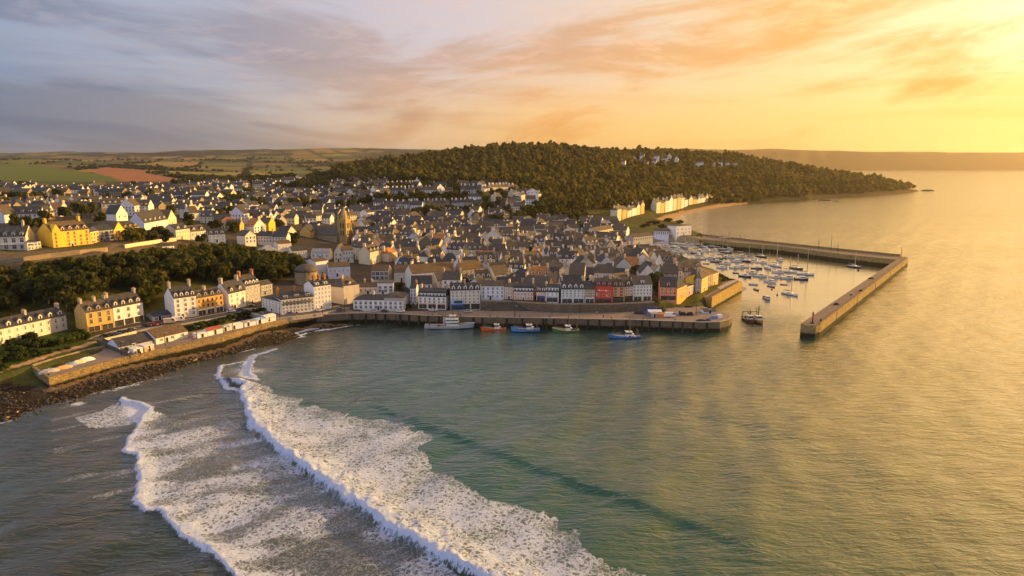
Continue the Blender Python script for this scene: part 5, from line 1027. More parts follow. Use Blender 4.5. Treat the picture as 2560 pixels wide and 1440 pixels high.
for px in [880,915,940,963,1001,1023,1048,1070,1098,1184,1206,1268,1306,1358,1366,1385,1420,1470,1499,1536,1565,1605,1624,1650,1683,1707,1734,1767]:
    p, a = wallpt(px); link('timber_fender', fm_, sw, (p[0]-sw.location.x-math.sin(a)*-.125, p[1]-sw.location.y-math.cos(a)*.125, p[2]-sw.location.z), a)
from mathutils.geometry import tessellate_polygon
def sheet(name, pts, mat, kind='structure'):
    tr = tessellate_polygon([[Vector(p) for p in pts]]); me = bpy.data.meshes.new(name); me.from_pydata([tuple(p) for p in pts], [], [tuple(t_) for t_ in tr]); me.materials.append(mat); me.update(); o = link(name, me); o['kind'] = kind; return o
pv_ = [(p[0], p[1], p[2]+.0) for p in PAVED]
nw = len(WALL)
inner = []
for i, p in enumerate(WALL):
    a = WALL[max(i-1, 0)]; c = WALL[min(i+1, nw-1)]; dx, dy = c[0]-a[0], c[1]-a[1]; L = math.hypot(dx, dy); inner.append((p[0]-dy/L*.6, p[1]+dx/L*.6, p[2]))
sheet('promenade_pavement', inner+pv_[nw:], PAVE)
# the road along the seafront
RD = dens([hit(*q) for q in [(236,853),(300,834),(370,819),(440,811),(500,800),(565,787),(625,776)]]+[at(700,792,6.3), at(790,781,5.9), at(860,768,5.8)], 4)
b = MB(); nr = len(RD)
for off0, off1, zz, mi in ((-3.2, 3.2, .22, 0), (3.2, 5., .34, 1), (-4.8, -3.2, .34, 1)): ribbon(b, [(p[0], p[1], 0) for p in RD], [p[2]-1.5 for p in RD], [max(p[2], float(gz(p[0], p[1])))+zz for p in RD], off0, off1, mi)
o = b.build('road', [ASPH, CONC]); o['kind'] = 'structure'
# breakwater
bw = thing('breakwater', 'L shaped stone breakwater closing the harbour on the seaward side', 'breakwater', at(2271, 645, 6))
inn = [at(*p, 6) for p in [(2241,649),(2098,634),(1943,614.5),(1831,605.6),(1757,598)]]; out_ = [at(*p, 6) for p in [(1757,589),(1848,599),(1940,609),(2100,625.7),(2252,641)]]
b = MB(); b.ext([p[:2] for p in [at(2002,809,6), at(2012,812.5,6), at(2040,813.5,6), at(2051,811,6), at(2271,645,6), at(2266,642.5,6), at(2252,641,6), at(2241,649,6)]], -5, 6, 0, 1); rel(bw, b, 'pier_arm', [BREAKM, DECKM])
b = MB(); b.ext([p[:2] for p in [at(2240.6,649.2,6)]+[at(2251.5,641.1,6)]+out_[::-1][1:]+inn[::-1][:-1]], -5, 5.99, 0, 1); rel(bw, b, 'causeway_arm', [BREAKM, DECKM])
b = MB(); ribbon(b, dens(out_, 20), 5.993, 7.7, -1.6, -.02); rel(bw, b, 'parapet', BREAKM)
b = MB(); ribbon(b, [at(2051,811,6), at(2271,645,6)], 6.003, 6.35, .05, .9); rel(bw, b, 'coping', BREAKM)
p = at(2031, 808, 6); bc = thing('harbour_beacon', 'small red harbour light on a dark post at the tip of the breakwater', 'beacon', p)
b = MB(); b.cyl(0, 0, 1., .9, 0, .4, 10); b.cyl(0, 0, .34, .28, .41, 2.4, 8); b.build('base', DARKW, bc); b = MB(); b.cyl(0, 0, .36, .32, 2.41, 4.2, 8); b.build('post', RED, bc)
b = MB(); b.cyl(0, 0, .55, .55, 4.21, 4.35, 8); b.cyl(0, 0, .3, .3, 4.36, 5.0, 8); b.cyl(0, 0, .42, .05, 5.01, 5.5, 8); b.build('lantern', DARKW, bc)
def pole(label, p, h, r=.11, name='lamp_post', arm=True):
    o = thing(name, label, 'post', p); b = MB(); b.cyl(0, 0, r*1.6, r, -.3, h, 6); b.build('pole', DARKW, o)
    b = MB(); (b.box(0, 1.3, -.07, .07, h+.01, h+.12).box(.8, 1.4, -.16, .16, h-.12, h) if arm else b.cyl(0, 0, .2, .2, h+.01, h+.35, 6)); b.build('lamp_head' if arm else 'cap', GREY, o); return o
for i, (x, y, h) in enumerate([(2077,626,13),(2094,630,7),(2046,622,9),(1850,602,6),(1862,604,6),(1822,599,8),(2252,646,9)]):
    pole(f'thin pole standing on the long causeway arm, {ORD[i]} along the list from the middle' if False else ['tallest pole on the causeway arm', 'short pole just right of the tallest causeway pole', 'slim pole left of the tallest causeway pole', 'low pole near the shore end of the causeway', 'second low pole near the shore end of the causeway', 'pole beside the jetty shelter at the causeway root', 'pole on the outer corner of the breakwater'][i]+' against the golden sea', at(x, y, 6), h, .14, 'signal_pole', False)
# inner mole
MOLEM = stonemat('sunlit mole stone', (.40, .30, .13), (.30, .22, .10), 1.2, weed=1.0, lichen=(.46, .33, .06))  # brighter copy: golden sunlight put into the stone and lichen colours
ml = thing('inner_mole', 'short stone mole with golden lit wall between quay and moorings', 'mole', at(1780, 747, 6))
MP = [at(*p) for p in [(1780,747,6),(1851,708,6),(1856,706,6),(1838,697,6),(1806,705,6),(1785,716,6),(1758,741,5.9)]]
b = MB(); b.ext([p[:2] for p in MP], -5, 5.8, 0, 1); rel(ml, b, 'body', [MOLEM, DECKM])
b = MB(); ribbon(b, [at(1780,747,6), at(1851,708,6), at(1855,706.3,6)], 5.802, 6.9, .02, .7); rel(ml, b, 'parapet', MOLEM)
b = MB(); c_ = MP[5]; e_ = MP[3]; ribbon(b, dens([at(1790,722,5.8), at(1832,701,5.8)], 6), 5.803, 6.2, -2.4, .4); rel(ml, b, 'kerb', CONC)
# retaining wall under the row
rw = thing('retaining_wall', 'rough stone retaining wall carrying the colourful row above the quay', 'wall', at(1400, 762, 9))
RW = dens([at(1202.5,752.5,9), at(1262,754,9), at(1400,761.5,8.9), at(1530,761,8.9), at(1634,756,9)], 12)
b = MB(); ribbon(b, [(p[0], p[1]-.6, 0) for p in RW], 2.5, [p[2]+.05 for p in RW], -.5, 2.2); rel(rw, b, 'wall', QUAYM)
b = MB(); ribbon(b, [(p[0], p[1]-.6, 0) for p in RW], [p[2]+.053 for p in RW], [p[2]+.75 for p in RW], -.45, 0); rel(rw, b, 'parapet', GRANITE)
uw = thing('garden_wall', 'long sunlit garden wall along the top of the wood below the yellow buildings', 'wall', at(180, 648, 31))
UW = dens([hit(*q) for q in [(0,664),(60,655),(130,645),(200,636),(262,630),(268,629)]], 6)
b = MB(); ribbon(b, UW, [p[2]-2 for p in UW], [p[2]+2.2 for p in UW], -.4, .4); rel(uw, b, 'wall', GRANITE)
uw = thing('garden_wall', 'low sunlit wall between the wood and the pinkish cream villa', 'wall', at(400, 607, 31))
UW = dens([hit(*q) for q in [(312,622),(350,614),(400,607),(440,602)]], 6)
b = MB(); ribbon(b, UW, [p[2]-2 for p in UW], [p[2]+2. for p in UW], -.4, .4); rel(uw, b, 'wall', CREAM)
# beach buildings on the promenade
def B(name, label, a, c, z0, ye, yr, D, wall, roof, rt='gable', **k): return H(name, label, a, c, z0, ye, yr, D, wall, roof, rt, band=False, cat=k.pop('cat', 'hut'), **k)
B('beach_pavilion', 'low blue grey beach pavilion with dark roof beside the timber ramp', (298,880), (384,862), 6, 868, 847, 10, BLUEW, SLATE, rows=1, cols=7, win=(1.2, 1.2), cat='pavilion')
B('beach_pavilion', 'low white beach pavilion with brown grey roof right of the blue grey one', (391,862), (470,843), 6, 846, 826, 11, WHITE, SLATE3, rows=1, cols=3, win=(1.6, 1.), cat='pavilion')
B('beach_kiosk', 'small white flat kiosk on the wall side of the blue grey pavilion', (335,886), (358,881), 6, 876, 873, 4, WHITE, OFFW, 'flat', rows=0, cols=0)
B('beach_kiosk', 'small cream kiosk next to the white one on the wall side', (362,880), (386,874.5), 6, 868, 865, 4.5, PEACH, OFFW, 'flat', rows=1, cols=2, win=(1., .9))
B('beach_hut', 'low white hut with plain front left of the red roofed hut', (494,846), (519,840.5), 6, 838, 835, 3.5, WHITE, OFFW, 'flat', rows=0, cols=0)
B('beach_hut', 'white beach hut with red pitched roof on the promenade', (520,840), (557,831.5), 6, 828, 822, 4, WHITE, paintmat('faded red roof', (.30, .09, .07)), rows=0, cols=0)
for i, (x0, y0, x1, y1, h) in enumerate([(559,829,574,826,13),(575,825.5,608,818.5,13),(612,817.5,640,811.5,13),(642,811,664,806,13),(665,805.5,690,799.5,16)]):
    B('beach_hut', ['narrow grey white beach hut right of the red roofed hut', 'long white beach hut second right of the red roofed hut', 'white beach hut in the middle of the white shed row', 'white shed with blue roof near the right end of the shed row', 'tallest white shed at the right end of the promenade shed row'][i], (x0,y0), (x1,y1), 6, y0-h*.75, y0-h, 4, LAV if i else GREYW, [LEAD, OFFW, LEAD, LBLUE, OFFW][i], rows=1 if i == 4 else 0, cols=3, win=(1., .8))
rp = thing('timber_ramp', 'brown timber ramp sloping across the promenade beside the beach pavilion', 'ramp', at(290, 868, 6))
b = MB(); A_ = [at(242,854,7.4), at(256,850,7.4), at(341,884,6.25), at(325,890,6.25)]; b.add([(x, y, z) for x, y, z in A_]+[(x, y, z-1.6) for x, y, z in A_], [(0, 1, 2, 3), (7, 6, 5, 4), (0, 4, 5, 1), (1, 5, 6, 2), (2, 6, 7, 3), (3, 7, 4, 0)]); rel(rp, b, 'deck', TIMB)
b = MB(); ribbon(b, [A_[1], A_[2]], [7.4, 6.25], [8.3, 7.15], -.05, .05); ribbon(b, [A_[0], A_[3]], [7.4, 6.25], [8.3, 7.15], -.05, .05); rel(rp, b, 'handrail', TIMB)
iw = thing('basin_wall', 'low granite wall bounding the sunken terrace at the left end of the sea wall', 'wall', at(170, 900, 6))
b = MB(); ribbon(b, dens([at(81,918.5,6), at(150,898,6), at(210,882,6), at(262,871,6)], 5), 4, 7.1, -.4, .4); rel(iw, b, 'wall', GRANITE)
lw = thing('roadside_wall', 'low cream wall beside the parked cars in front of the ochre house', 'wall', at(300, 840, 7))
LWp = [hit(*q) for q in [(262,853),(300,844),(340,834)]]; b = MB(); ribbon(b, LWp, [p[2]-1 for p in LWp], [p[2]+1.1 for p in LWp], -.35, .35); rel(lw, b, 'wall', CREAM)
def lumpy(w, d, h, seed, n=14):
    g = np.random.default_rng(seed); b = MB(); rings = []
    for k, (r_, z) in enumerate([(1., -.1), (.97, .25), (.82, .6), (.55, .88), (.2, 1.)]): rings.append([(w/2*r_*math.cos(2*math.pi*i/n)*g.uniform(.86, 1.1), d/2*r_*math.sin(2*math.pi*i/n)*g.uniform(.86, 1.1), h*z*g.uniform(.85, 1.1)) for i in range(n)])
    return b.loft(rings)
NETB = paintmat('blue net', (.05, .075, .17), .9, var=.5, scale=2.); NETD = paintmat('dark net', (.035, .04, .055), .9, var=.5, scale=2.); TARP = paintmat('blue tarpaulin', (.17, .24, .50), .5); TARPW = paintmat('white tarpaulin', (.68, .70, .74), .5); ORP = paintmat('orange plastic', (.75, .30, .03), .5)
def heap(name, label, px, py, z, w, d, h, mat, seed, rz=0, cat=None):
    o = lumpy(w, d, h, seed).build(name, mat, None, at(px, py, z), rz); tag(o, label, cat or name.split('_')[-1]); return o
heap('covered_boat', 'tan tarpaulin covered boat on the sunken terrace, leftmost', 158, 922, 6, 6.5, 2.3, 1.3, TAN, 1, .9); heap('covered_boat', 'blue tarpaulin covered boat on the sunken terrace, left of centre', 176, 915, 6, 5, 2.2, 1.3, TARP, 2, .9); heap('covered_boat', 'cream tarpaulin covered boat on the sunken terrace, right of the blue one', 194, 909, 6, 6, 2.3, 1.3, CREAM, 3, .9); heap('covered_boat', 'white and largest tarpaulin covered boat at the right of the sunken terrace', 216, 902, 6, 6.5, 2.4, 1.4, TARPW, 4, .9); heap('rubble_heap', 'grey rubble heap in the left corner of the sunken terrace', 122, 930, 6, 7, 4, 1.2, GREY, 5, .8)
heap('net_heap', 'long blue net heap on the quay in front of the grass bank', 1625, 776, 5, 15, 4, 2., NETB, 6, .15); heap('net_heap', 'dark net heap left of the blue and white tarpaulin on the quay', 1603, 784, 5, 8, 4, 1.5, NETD, 7); heap('net_heap', 'dark rope heap behind the white van on the quay', 1652, 778, 5, 6, 4, 2., NETD, 8); heap('net_heap', 'low dark net heap near the rounded quay end', 1752, 803, 5, 5, 2.4, 1., NETD, 9); heap('net_heap', 'small blue net heap at the quay edge near the rounded end', 1770, 802, 5, 3, 2., 1.1, NETB, 10); heap('net_heap', 'dark heap beside the slipway on the quay', 1721, 768, 5, 5, 2, .9, NETD, 11)
B('quay_store', 'blue and white tarpaulin covered store on the quay', (1621,790), (1654,790), 5, 780, 775, 4, TARP, TARPW, rows=0, cols=0, cat='store'); B('quay_store', 'grey brown block shed beside the tarpaulin store on the quay', (1628,794), (1645,794), 5, 785, 784, 3, CONC, CONC, 'flat', rows=0, cols=0, cat='store')
B('quay_hut', 'low dark roofed hut near the foot of the inner mole', (1760,784), (1790,783), 5, 779, 772, 5, TARPW, SLATE, rows=0, cols=0); B('quay_hut', 'small white hut with grey roof in the middle of the quay head', (1696,786), (1702,786), 5, 780, 778, 2.5, WHITE, LEAD, rows=0, cols=0)
for i, (px, py, m_, lb) in enumerate([(1650,791,ORP,'orange plastic crate stack beside the white van on the quay'),(1706,788,NETD,'dark crate stack right of the small white quay hut'),(1725,788,NETD,'dark crate stack beside the person on the quay head'),(1785,797,TARP,'blue crate near the rounded quay end'),(1798,794,TARPW,'pale crate at the rounded quay end')]):
    o = thing('fish_crate', lb, 'crate', at(px, py, 5), .1*i); b = MB(); b.box(-1.6, 1.6, -.9, .9, 0, .9).box(-1.2, 1.3, -.8, .7, .905, 1.5); b.build('box', m_, o); b = MB(); b.box(-1.25, 1.35, -.85, .75, 1.51, 1.6); b.build('lid', m_, o)
# ---------------------------------------------------------------- vehicles
TYRE = paintmat('tyre', (.02, .02, .02), streak=False)
def carpaint(name, c):
    m, t, b = material(name); b.inputs['Base Color'].default_value = (*c, 1); b.inputs['Roughness'].default_value = .3; b.inputs['Coat Weight'].default_value = .4; return m
CARC = {n: carpaint(n+' car paint', c) for n, c in [('red', (.42, .03, .03)), ('black', (.02, .02, .023)), ('white', (.75, .75, .75)), ('silver', (.42, .43, .45)), ('blue', (.04, .09, .28)), ('dark grey', (.07, .07, .075))]}
wheel = MB().cyl(0, 0, .33, .33, -.11, .11, 12, 0).cyl(0, 0, .19, .19, -.12, .12, 10, 1).mesh('wheel', [TYRE, CARC['silver']])
def vehicle(name, label, cat, px, py, rz, mat, van=False, z=None, group=None):
    p = hit(px, py) if z is None else at(px, py, z); p = (p[0], p[1], (p[2] if z is not None else p[2]+.25)); o = thing(name, label, cat, p, rz, group); b = MB(); g = MB()
    if van:
        b.yprof([(-2.6, .35), (2.5, .35), (2.6, .9), (2.35, 1.25), (1.7, 2.25), (-2.6, 2.3)], -.95, .95); g.yprof([(1.75, 1.32), (2.33, 1.30), (1.72, 2.12), (1.0, 2.15), (1.0, 1.32)], -.965, .965); g.box(-2.61, -2.4, -.7, .7, 1.4, 2.1); xs_ = (-1.65, 1.65)
    else:
        b.yprof([(-2.05, .3), (2.05, .3), (2.1, .62), (1.95, .82), (1.0, .93), (-1.6, .95), (-2.08, .85)], -.86, .86); b.yprof([(-.95, 1.36), (.2, 1.38), (.25, 1.45), (-.95, 1.43)], -.66, .66)
        g.yprof([(-1.65, .952), (1.0, .935), (.22, 1.375), (-1.0, 1.355)], -.72, .72); xs_ = (-1.3, 1.3)
    b.build('body', mat, o); g.build('window', GLASS, o)
    for x in xs_:
        for y in (-.82, .82):
            w_ = link('wheel', wheel, o, (x, y, .33)); w_.rotation_euler = (math.pi/2, 0, 0)
    l = MB()
    for y in (-.62, .62): l.box(2.0 if not van else 2.5, 2.12 if not van else 2.62, y-.16, y+.16, .58, .74)
    l.build('headlight', TRIM, o); return o
CARS = [(368,819,'dark grey','leftmost dark grey'),(376,817.5,'red','first red'),(384,815.8,'red','second red'),(393,813.8,'black','black'),(401,812,'red','third red'),(410,810,'dark grey','dark grey right hand')]
for x, y, c, lb in CARS: vehicle('parked_car', f'{lb} car parked in the row left of the tall white house', 'car', x, y, .15, CARC[c], group='cars parked along the seafront road')
for i, (x, y, c) in enumerate([(264,845,'black'),(277,842,'black'),(290,839,'blue'),(303,836,'black'),(316,833,'black'),(329,830,'dark grey')]): vehicle('parked_car', f'{c} car parked behind the cream roadside wall, {ORD[i]} from the left', 'car', x, y, .55, CARC[c], group='cars parked along the seafront road')
for x, y, c, lb in [(578,783,'white','white car parked by the narrow white gabled house'),(600,777,'blue','blue car parked near the steep roofed house'),(628,770,'black','black car parked by the grey steep roofed house'),(726,786,'blue','blue car parked before the bend hotel'),(745,782,'black','black car parked before the bend hotel'),(800,777,'white','white car parked under the tall five storey block'),(850,776,'dark grey','dark grey car turning at the bend of the quay road'),(935,780,'silver','silver car parked before the long quay hotel'),(962,780,'black','black car parked before the long quay hotel'),(1002,780,'white','white car at the annex end of the long quay hotel'),(1084,777,'white','white car parked before the mansard hotel'),(1170,781,'silver','silver car left on the quay below the tall cream house')]: vehicle('parked_car', lb, 'car', x, y, .12 if x > 850 else .55, CARC[c], z=None if x < 700 else 5.15 if x > 880 else 5.95, group='cars parked along the seafront road')
vehicle('parked_van', 'cream delivery van parked left of the tall white house', 'van', 425, 809, .4, paintmat('cream van', (.6, .5, .36)), True); vehicle('parked_van', 'white box van parked among nets on the quay head', 'van', 1675, 792, .05, CARC['white'], True, 5.15); vehicle('parked_van', 'white van parked beside the garage by the tall white house', 'van', 446, 806, .4, CARC['white'], True)
# ---------------------------------------------------------------- people: one continuous body each
SKIN = paintmat('skin', (.45, .28, .2), streak=False)
def person(label, px, py, z, top, legs, rz, bag=False):
    p = at(px, py, z); o = thing('person', label, 'person', p, rz); b = MB(); n = 10
    def rg(cx, cy_, z_, rx, ry): return [(cx+rx*math.cos(2*math.pi*i/n), cy_+ry*math.sin(2*math.pi*i/n), z_) for i in range(n)]
    me = bpy.data.meshes.new('body'); V = [(0, 0, .95), (0, 0, 1.2), (0, 0, 1.42), (0, .01, 1.52), (0, .02, 1.66), (0, .02, 1.76), (-.1, 0, .88), (-.11, .06, .48), (-.11, .02, .06), (-.11, .16, .03), (.1, 0, .88), (.11, -.05, .48), (.11, -.1, .06), (.11, .04, .03), (-.2, 0, 1.4), (-.26, -.02, 1.12), (-.27, .08, .86), (.2, 0, 1.4), (.26, .02, 1.12), (.27, .12, .88)]
    E = [(0, 1), (1, 2), (2, 3), (3, 4), (4, 5), (0, 6), (6, 7), (7, 8), (8, 9), (0, 10), (10, 11), (11, 12), (12, 13), (2, 14), (14, 15), (15, 16), (2, 17), (17, 18), (18, 19)]
    me.from_pydata(V, E, []); bo = link('body', me, o); mod = bo.modifiers.new('skin', 'SKIN'); RAD = [.15, .14, .17, .06, .10, .08, .10, .075, .05, .04, .10, .075, .05, .04, .07, .05, .035, .07, .05, .035]
    for v, r_ in zip(me.skin_vertices[0].data, RAD): v.radius = (r_, r_)
    me.skin_vertices[0].data[0].use_root = True; bo.modifiers.new('sub', 'SUBSURF').levels = 1; me.materials.append(top)
    b = MB(); b.loft([rg(0, .02, 1.6, .055, .06), rg(0, .02, 1.68, .112, .12), rg(0, .02, 1.76, .11, .118), rg(0, .02, 1.83, .05, .05)]); b.build('hair', DARKW, o, smooth=True)
    b = MB(); 
    for x, yk in ((-.105, .03), (.105, -.03)): b.loft([rg(x, yk*.2, .92, .115, .12), rg(x, yk, .5, .09, .09), rg(x, yk-.01, .12, .075, .08)])
    b.build('trousers', legs, o, smooth=True); return o
for lb, px, py, z, tp, lg, rz in [('person in white top standing alone on the quay head', 1733, 789, 5, WHITE, DARKW, .4), ('person in dark coat walking on the quay above the green boat', 1380, 787, 5, NETD, NETD, 1.5), ('person in dark clothes near the tall cream house', 1232, 778, 5, DARKW, NETB, -1.2), ('person in pale jacket near the quay retaining wall', 1492, 786, 5, OFFW, DARKW, 2.), ('person in dark coat at the quay edge above the blue boat by itself', 1508, 795, 5, NETD, DARKW, 0), ('person in blue jacket walking past the parked cars', 404, 822, 6.9, TARP, DARKW, .7), ('person in dark clothes beside the cream van', 432, 817, 6.7, DARKW, NETB, .2)]: person(lb, px, py, z+.03, tp, lg, rz)
for i, (px, py, h) in enumerate([(1287,792,5.5),(1086,781,6),(1620,764,6),(1450,782,5),(1740,790,6),(700,799,6),(862,779,6)]): pole(['lamp post on the quay below the narrow tan house', 'lamp post on the quay below the mansard hotel', 'lamp post beside the right end of the retaining wall', 'lamp post on the quay below the grey white house', 'lamp post on the quay head', 'lamp post at the bend of the promenade', 'lamp post where the bend meets the quay'][i], at(px, py, 5 if px > 880 else 5.7), h)
bm_ = MB().cyl(0, 0, .3, .22, 0, .5, 8).cyl(0, 0, .36, .3, .505, .7, 8).mesh('bollard', DARKW)
for i, px in enumerate([1080,1150,1225,1300,1375,1450,1530,1610,1690,1765]):
    p, a = wallpt(px); o = link('bollard', bm_, None, (p[0], p[1]+1.8, 5.01)); tag(o, 'black iron mooring bollard along the quay edge', 'bollard', 'bollards along the quay edge')
# ---------------------------------------------------------------- boats
def hullmesh(name, L, Bm, fb, fs, mats, mid=None, n=12, flare=1., transom=.75):
    """stern at -L/2, bow at +L/2"""
    b = MB(); rings = []; mid = mid if mid is not None else min(fb, fs)*.8
    for k in range(n+1):
        t_ = k/n; x = -L/2+L*t_; w = Bm/2*(transom+(1-transom)*min(1, t_*2.2))*(1-max(0, (t_-.55)/.45)**2.2*.97); zs = mid+(fb-mid)*max(0, (t_-.35)/.65)**2+(fs-mid)*max(0, (.35-t_)/.35)**2
        rx = x+(.06*L*(max(0, t_-.6)/.4)**2)
        rings.append([(rx, -w, zs), (rx, -w*.97, zs-.22), (x+.4*(rx-x), -w*.88, .25), (x, -w*.55, -.6), (x, w*.55, -.6), (x+.4*(rx-x), w*.88, .25), (rx, w*.97, zs-.22), (rx, w, zs)])
    nr = 8; o = len(b.v); b.v += [p for q in rings for p in q]
    for k in range(n):
        for i in range(nr-1):
            b.f.append((o+k*nr+i, o+(k+1)*nr+i, o+(k+1)*nr+i+1, o+k*nr+i+1)); b.m.append([1, 0, 2, 2, 2, 0, 1][i])
    b.f.append(tuple(range(nr-1, -1, -1))); b.m.append(0)
    dk = MB(); dv = [((p[0][0], p[0][1]*.93, p[0][2]-.32), (p[7][0], p[7][1]*.93, p[7][2]-.32)) for p in rings]
    for k in range(n): dk.add([dv[k][0], dv[k+1][0], dv[k+1][1], dv[k][1]], [(0, 1, 2, 3)])
    return b.mesh('hull', mats), dk
def paint(name, c): return paintmat(name, c, .45, .4, var=.25)
HB = paint('blue hull', (.035, .15, .42)); HB2 = paint('light blue hull', (.07, .22, .55)); HO = paint('orange red hull', (.62, .11, .015)); HG = paint('green hull', (.03, .14, .05)); HN = paint('navy hull', (.03, .04, .07)); HW = paint('white hull', (.74, .71, .64)); HGR = paint('grey hull', (.34, .37, .42)); HR = paint('rust hull', (.15, .05, .03)); HOB = paint('brown orange hull', (.34, .15, .05)); HBK = paint('black hull', (.025, .025, .03)); YEL = paint('yellow band', (.70, .52, .12)); DKB = paint('boat deck', (.28, .24, .20)); ANT = paint('red bottom', (.33, .045, .02)); SAILC = paint('sail cover', (.10, .12, .2)); ALU = paint('spar', (.35, .30, .24))
def wheelhouse(o, x0, x1, w, z0, h, mat, name='wheelhouse'):
    b = MB(); b.box(x0, x1, -w, w, z0, z0+h); b.box(x0-.2, x1+.25, -w-.12, w+.12, z0+h+.004, z0+h+.14); c = b.build(name, mat, o)
    g = MB(); g.box(x0+.2, x1+.02, -w-.02, w+.02, z0+h*.52, z0+h*.86); g.build('window', GLASS, c); return c
def fishing_boat(label, px, py, rz, L, Bm, fb, hull, stripe, bot, wh=.1, mast=7., name='fishing_boat', z=0.):
    o = thing(name, label, 'fishing boat', at(px, py, z), rz); me, dk = hullmesh('hull', L, Bm, fb, fb*.62, [hull, stripe, bot], fb*.5); link('hull', me, o); dk.build('deck', DKB, o)
    zd = fb*.5-.3; wheelhouse(o, L*(wh-.09), L*(wh+.10), Bm*.27, zd, 2.3, HW); b = MB(); b.box(L*(wh-.16), L*(wh-.095), -Bm*.2, Bm*.2, zd, zd+1.3); b.build('engine_casing', OFFW, o)
    b = MB(); b.tube((L*(wh-.02), 0, zd+2.45), (L*(wh-.02), 0, zd+mast), .26, 6, 0, .17); b.tube((L*(wh-.02), -1.2, zd+mast*.72), (L*(wh-.02), 1.2, zd+mast*.72), .1); b.build('mast', TIMB, o)
    b = MB(); b.tube((L*(wh-.02), 0, zd+3.2), (L*(wh-.34), 0, zd+mast*.75), .15); b.tube((L*(wh-.02), 0, zd+mast*.9), (L*(wh-.34), 0, zd+mast*.75), .06); b.tube((L*(wh-.02), 0, zd+mast*.95), (L*.5, 0, fb), .06); b.build('derrick', TIMB, o)
    b = MB()
    for s in (-1, 1): b.tube((-L*.40, s*Bm*.33, zd), (-L*.40, s*Bm*.33, zd+3.2), .16)
    b.tube((-L*.40, -Bm*.33, zd+3.2), (-L*.40, Bm*.33, zd+3.2), .16); b.build('stern_gantry', TIMB, o)
    r_ = random.Random(int(px)); 
    for k in range(3):
        q = lumpy(1.4, 1.2, .8, int(px)+k); q.build('net_pile' if k else 'fish_box_pile', [NETD, NETB, ORP][k], o, (L*r_.uniform(-.33, -.12)+k*.4, Bm*r_.uniform(-.25, .25), zd))
    b = MB()
    for k in range(9):
        x = L*(.12+.035*k); w_ = Bm*.47*(1-max(0, (x/L+.5-.55)/.45)**2.2*.97); zz = fb*.5+(fb-fb*.5)*max(0, (x/L+.5-.35)/.65)**2
        for s in (-1, 1): b.tube((x+.06*L*(max(0, x/L+.5-.6)/.4)**2, s*w_*.95, zz), (x+.06*L*(max(0, x/L+.5-.6)/.4)**2, s*w_*.95, zz+.8), .06, 4)
    b.build('rail', GREY, o); return o
PI = math.pi
tr_ = fishing_boat('long grey white trawler with stacked white superstructure moored at the quay', 1121, 820, .03, 23, 5.6, 2.9, HGR, HW, HN, .12, 8.5, 'trawler')
wheelhouse(tr_, -1.2, 4.8, 1.9, 3.0, 1.6, HW, 'bridge'); wheelhouse(tr_, .6, 3.6, 1.5, 4.75, 1.5, HW, 'bridge')
b = MB(); b.tube((-9, 0, 1.2), (-9, 0, 7.2), .1); b.build('foremast', TIMB, tr_)
b = MB(); b.cyl(-1.9, 0, .7, .6, 1.2, 5.4, 10); b.build('funnel', HGR, tr_)
fishing_boat('orange red fishing boat moored between the trawler and the blue boat', 1235, 825.5, PI+.02, 11.6, 3.8, 2.0, HO, ANT, HO, -.12, 6.5)
fishing_boat('bright blue fishing boat with white wheelhouse beside the orange one', 1315, 828, PI+.06, 13, 4.2, 2.5, HB2, HB, HN, -.12, 6)
fishing_boat('green and yellow fishing boat with orange bottom moored at the quay', 1416, 830.5, PI+.05, 12.2, 4.2, 2.5, HG, YEL, HO, -.06, 7.5)
fishing_boat('blue fishing boat with tall mast lying off the quay by itself', 1563, 845, PI+.04, 14, 4.4, 2.1, HB, HB2, HN, -.12, 9.5)
fishing_boat('dark red trawler, left of the pair rafted in the harbour entrance', 1872, 802, PI*.56-PI-.1, 11, 4.6, 2.1, HR, HR, HBK, .1, 5, 'trawler'); fishing_boat('brown orange trawler with tall mast, right of the rafted pair', 1893, 803, PI*.56-PI-.1, 12, 4.8, 2.3, HOB, HW, HBK, .1, 7.5, 'trawler')
# moored craft: one of each kind, then copies
def motorboat(label, hullm, cab=HW):
    o = thing('motorboat', label, 'motorboat', (0, 0, 0)); me, dk = hullmesh('hull', 7.0, 2.5, 1.25, .85, [hullm, HW, hullm if hullm != HW else HGR], .8, 9); link('hull', me, o); dk.build('deck', DKB, o)
    wheelhouse(o, -.6, 1.7, .85, .5, 1.25, cab, 'cabin'); b = MB(); b.box(-3.75, -3.4, -.3, .3, .1, 1.2); b.build('outboard', HBK, o); b = MB(); b.tube((.2, 0, 1.9), (.1, 0, 3.6), .04); b.build('aerial', GREY, o); return o
def yacht(label, hullm, mh=11.):
    o = thing('sailing_yacht', label, 'yacht', (0, 0, 0)); me, dk = hullmesh('hull', 9.5, 3.0, 1.35, 1.0, [hullm, HW, HN], .95, 10, transom=.55); link('hull', me, o); dk.build('deck', HW, o)
    b = MB(); b.yprof([(-1.4, .6), (2.3, .7), (1.6, 1.45), (-1.2, 1.5)], -.85, .85); c = b.build('coachroof', HW, o); g = MB(); g.box(-.9, 1.3, -.87, .87, 1.02, 1.28); g.build('window', GLASS, c)
    b = MB(); b.tube((.9, 0, .7), (.9, 0, mh), .22, 6, 0, .15); b.tube((.9, -.9, mh*.6), (.9, .9, mh*.6), .04); b.build('mast', ALU, o)
    b = MB(); b.tube((.8, 0, 2.), (-3.6, 0, 2.1), .07); b.build('boom', ALU, o); b = MB(); b.tube((.6, 0, 2.22), (-3.4, 0, 2.3), .2, 7, 0, .14); b.build('furled_sail', SAILC, o)
    b = MB(); b.tube((.9, 0, mh), (4.9, 0, 1.3), .02, 4); b.tube((.9, 0, mh), (-4.6, 0, 1.), .02, 4); b.build('stay', ALU, o); return o
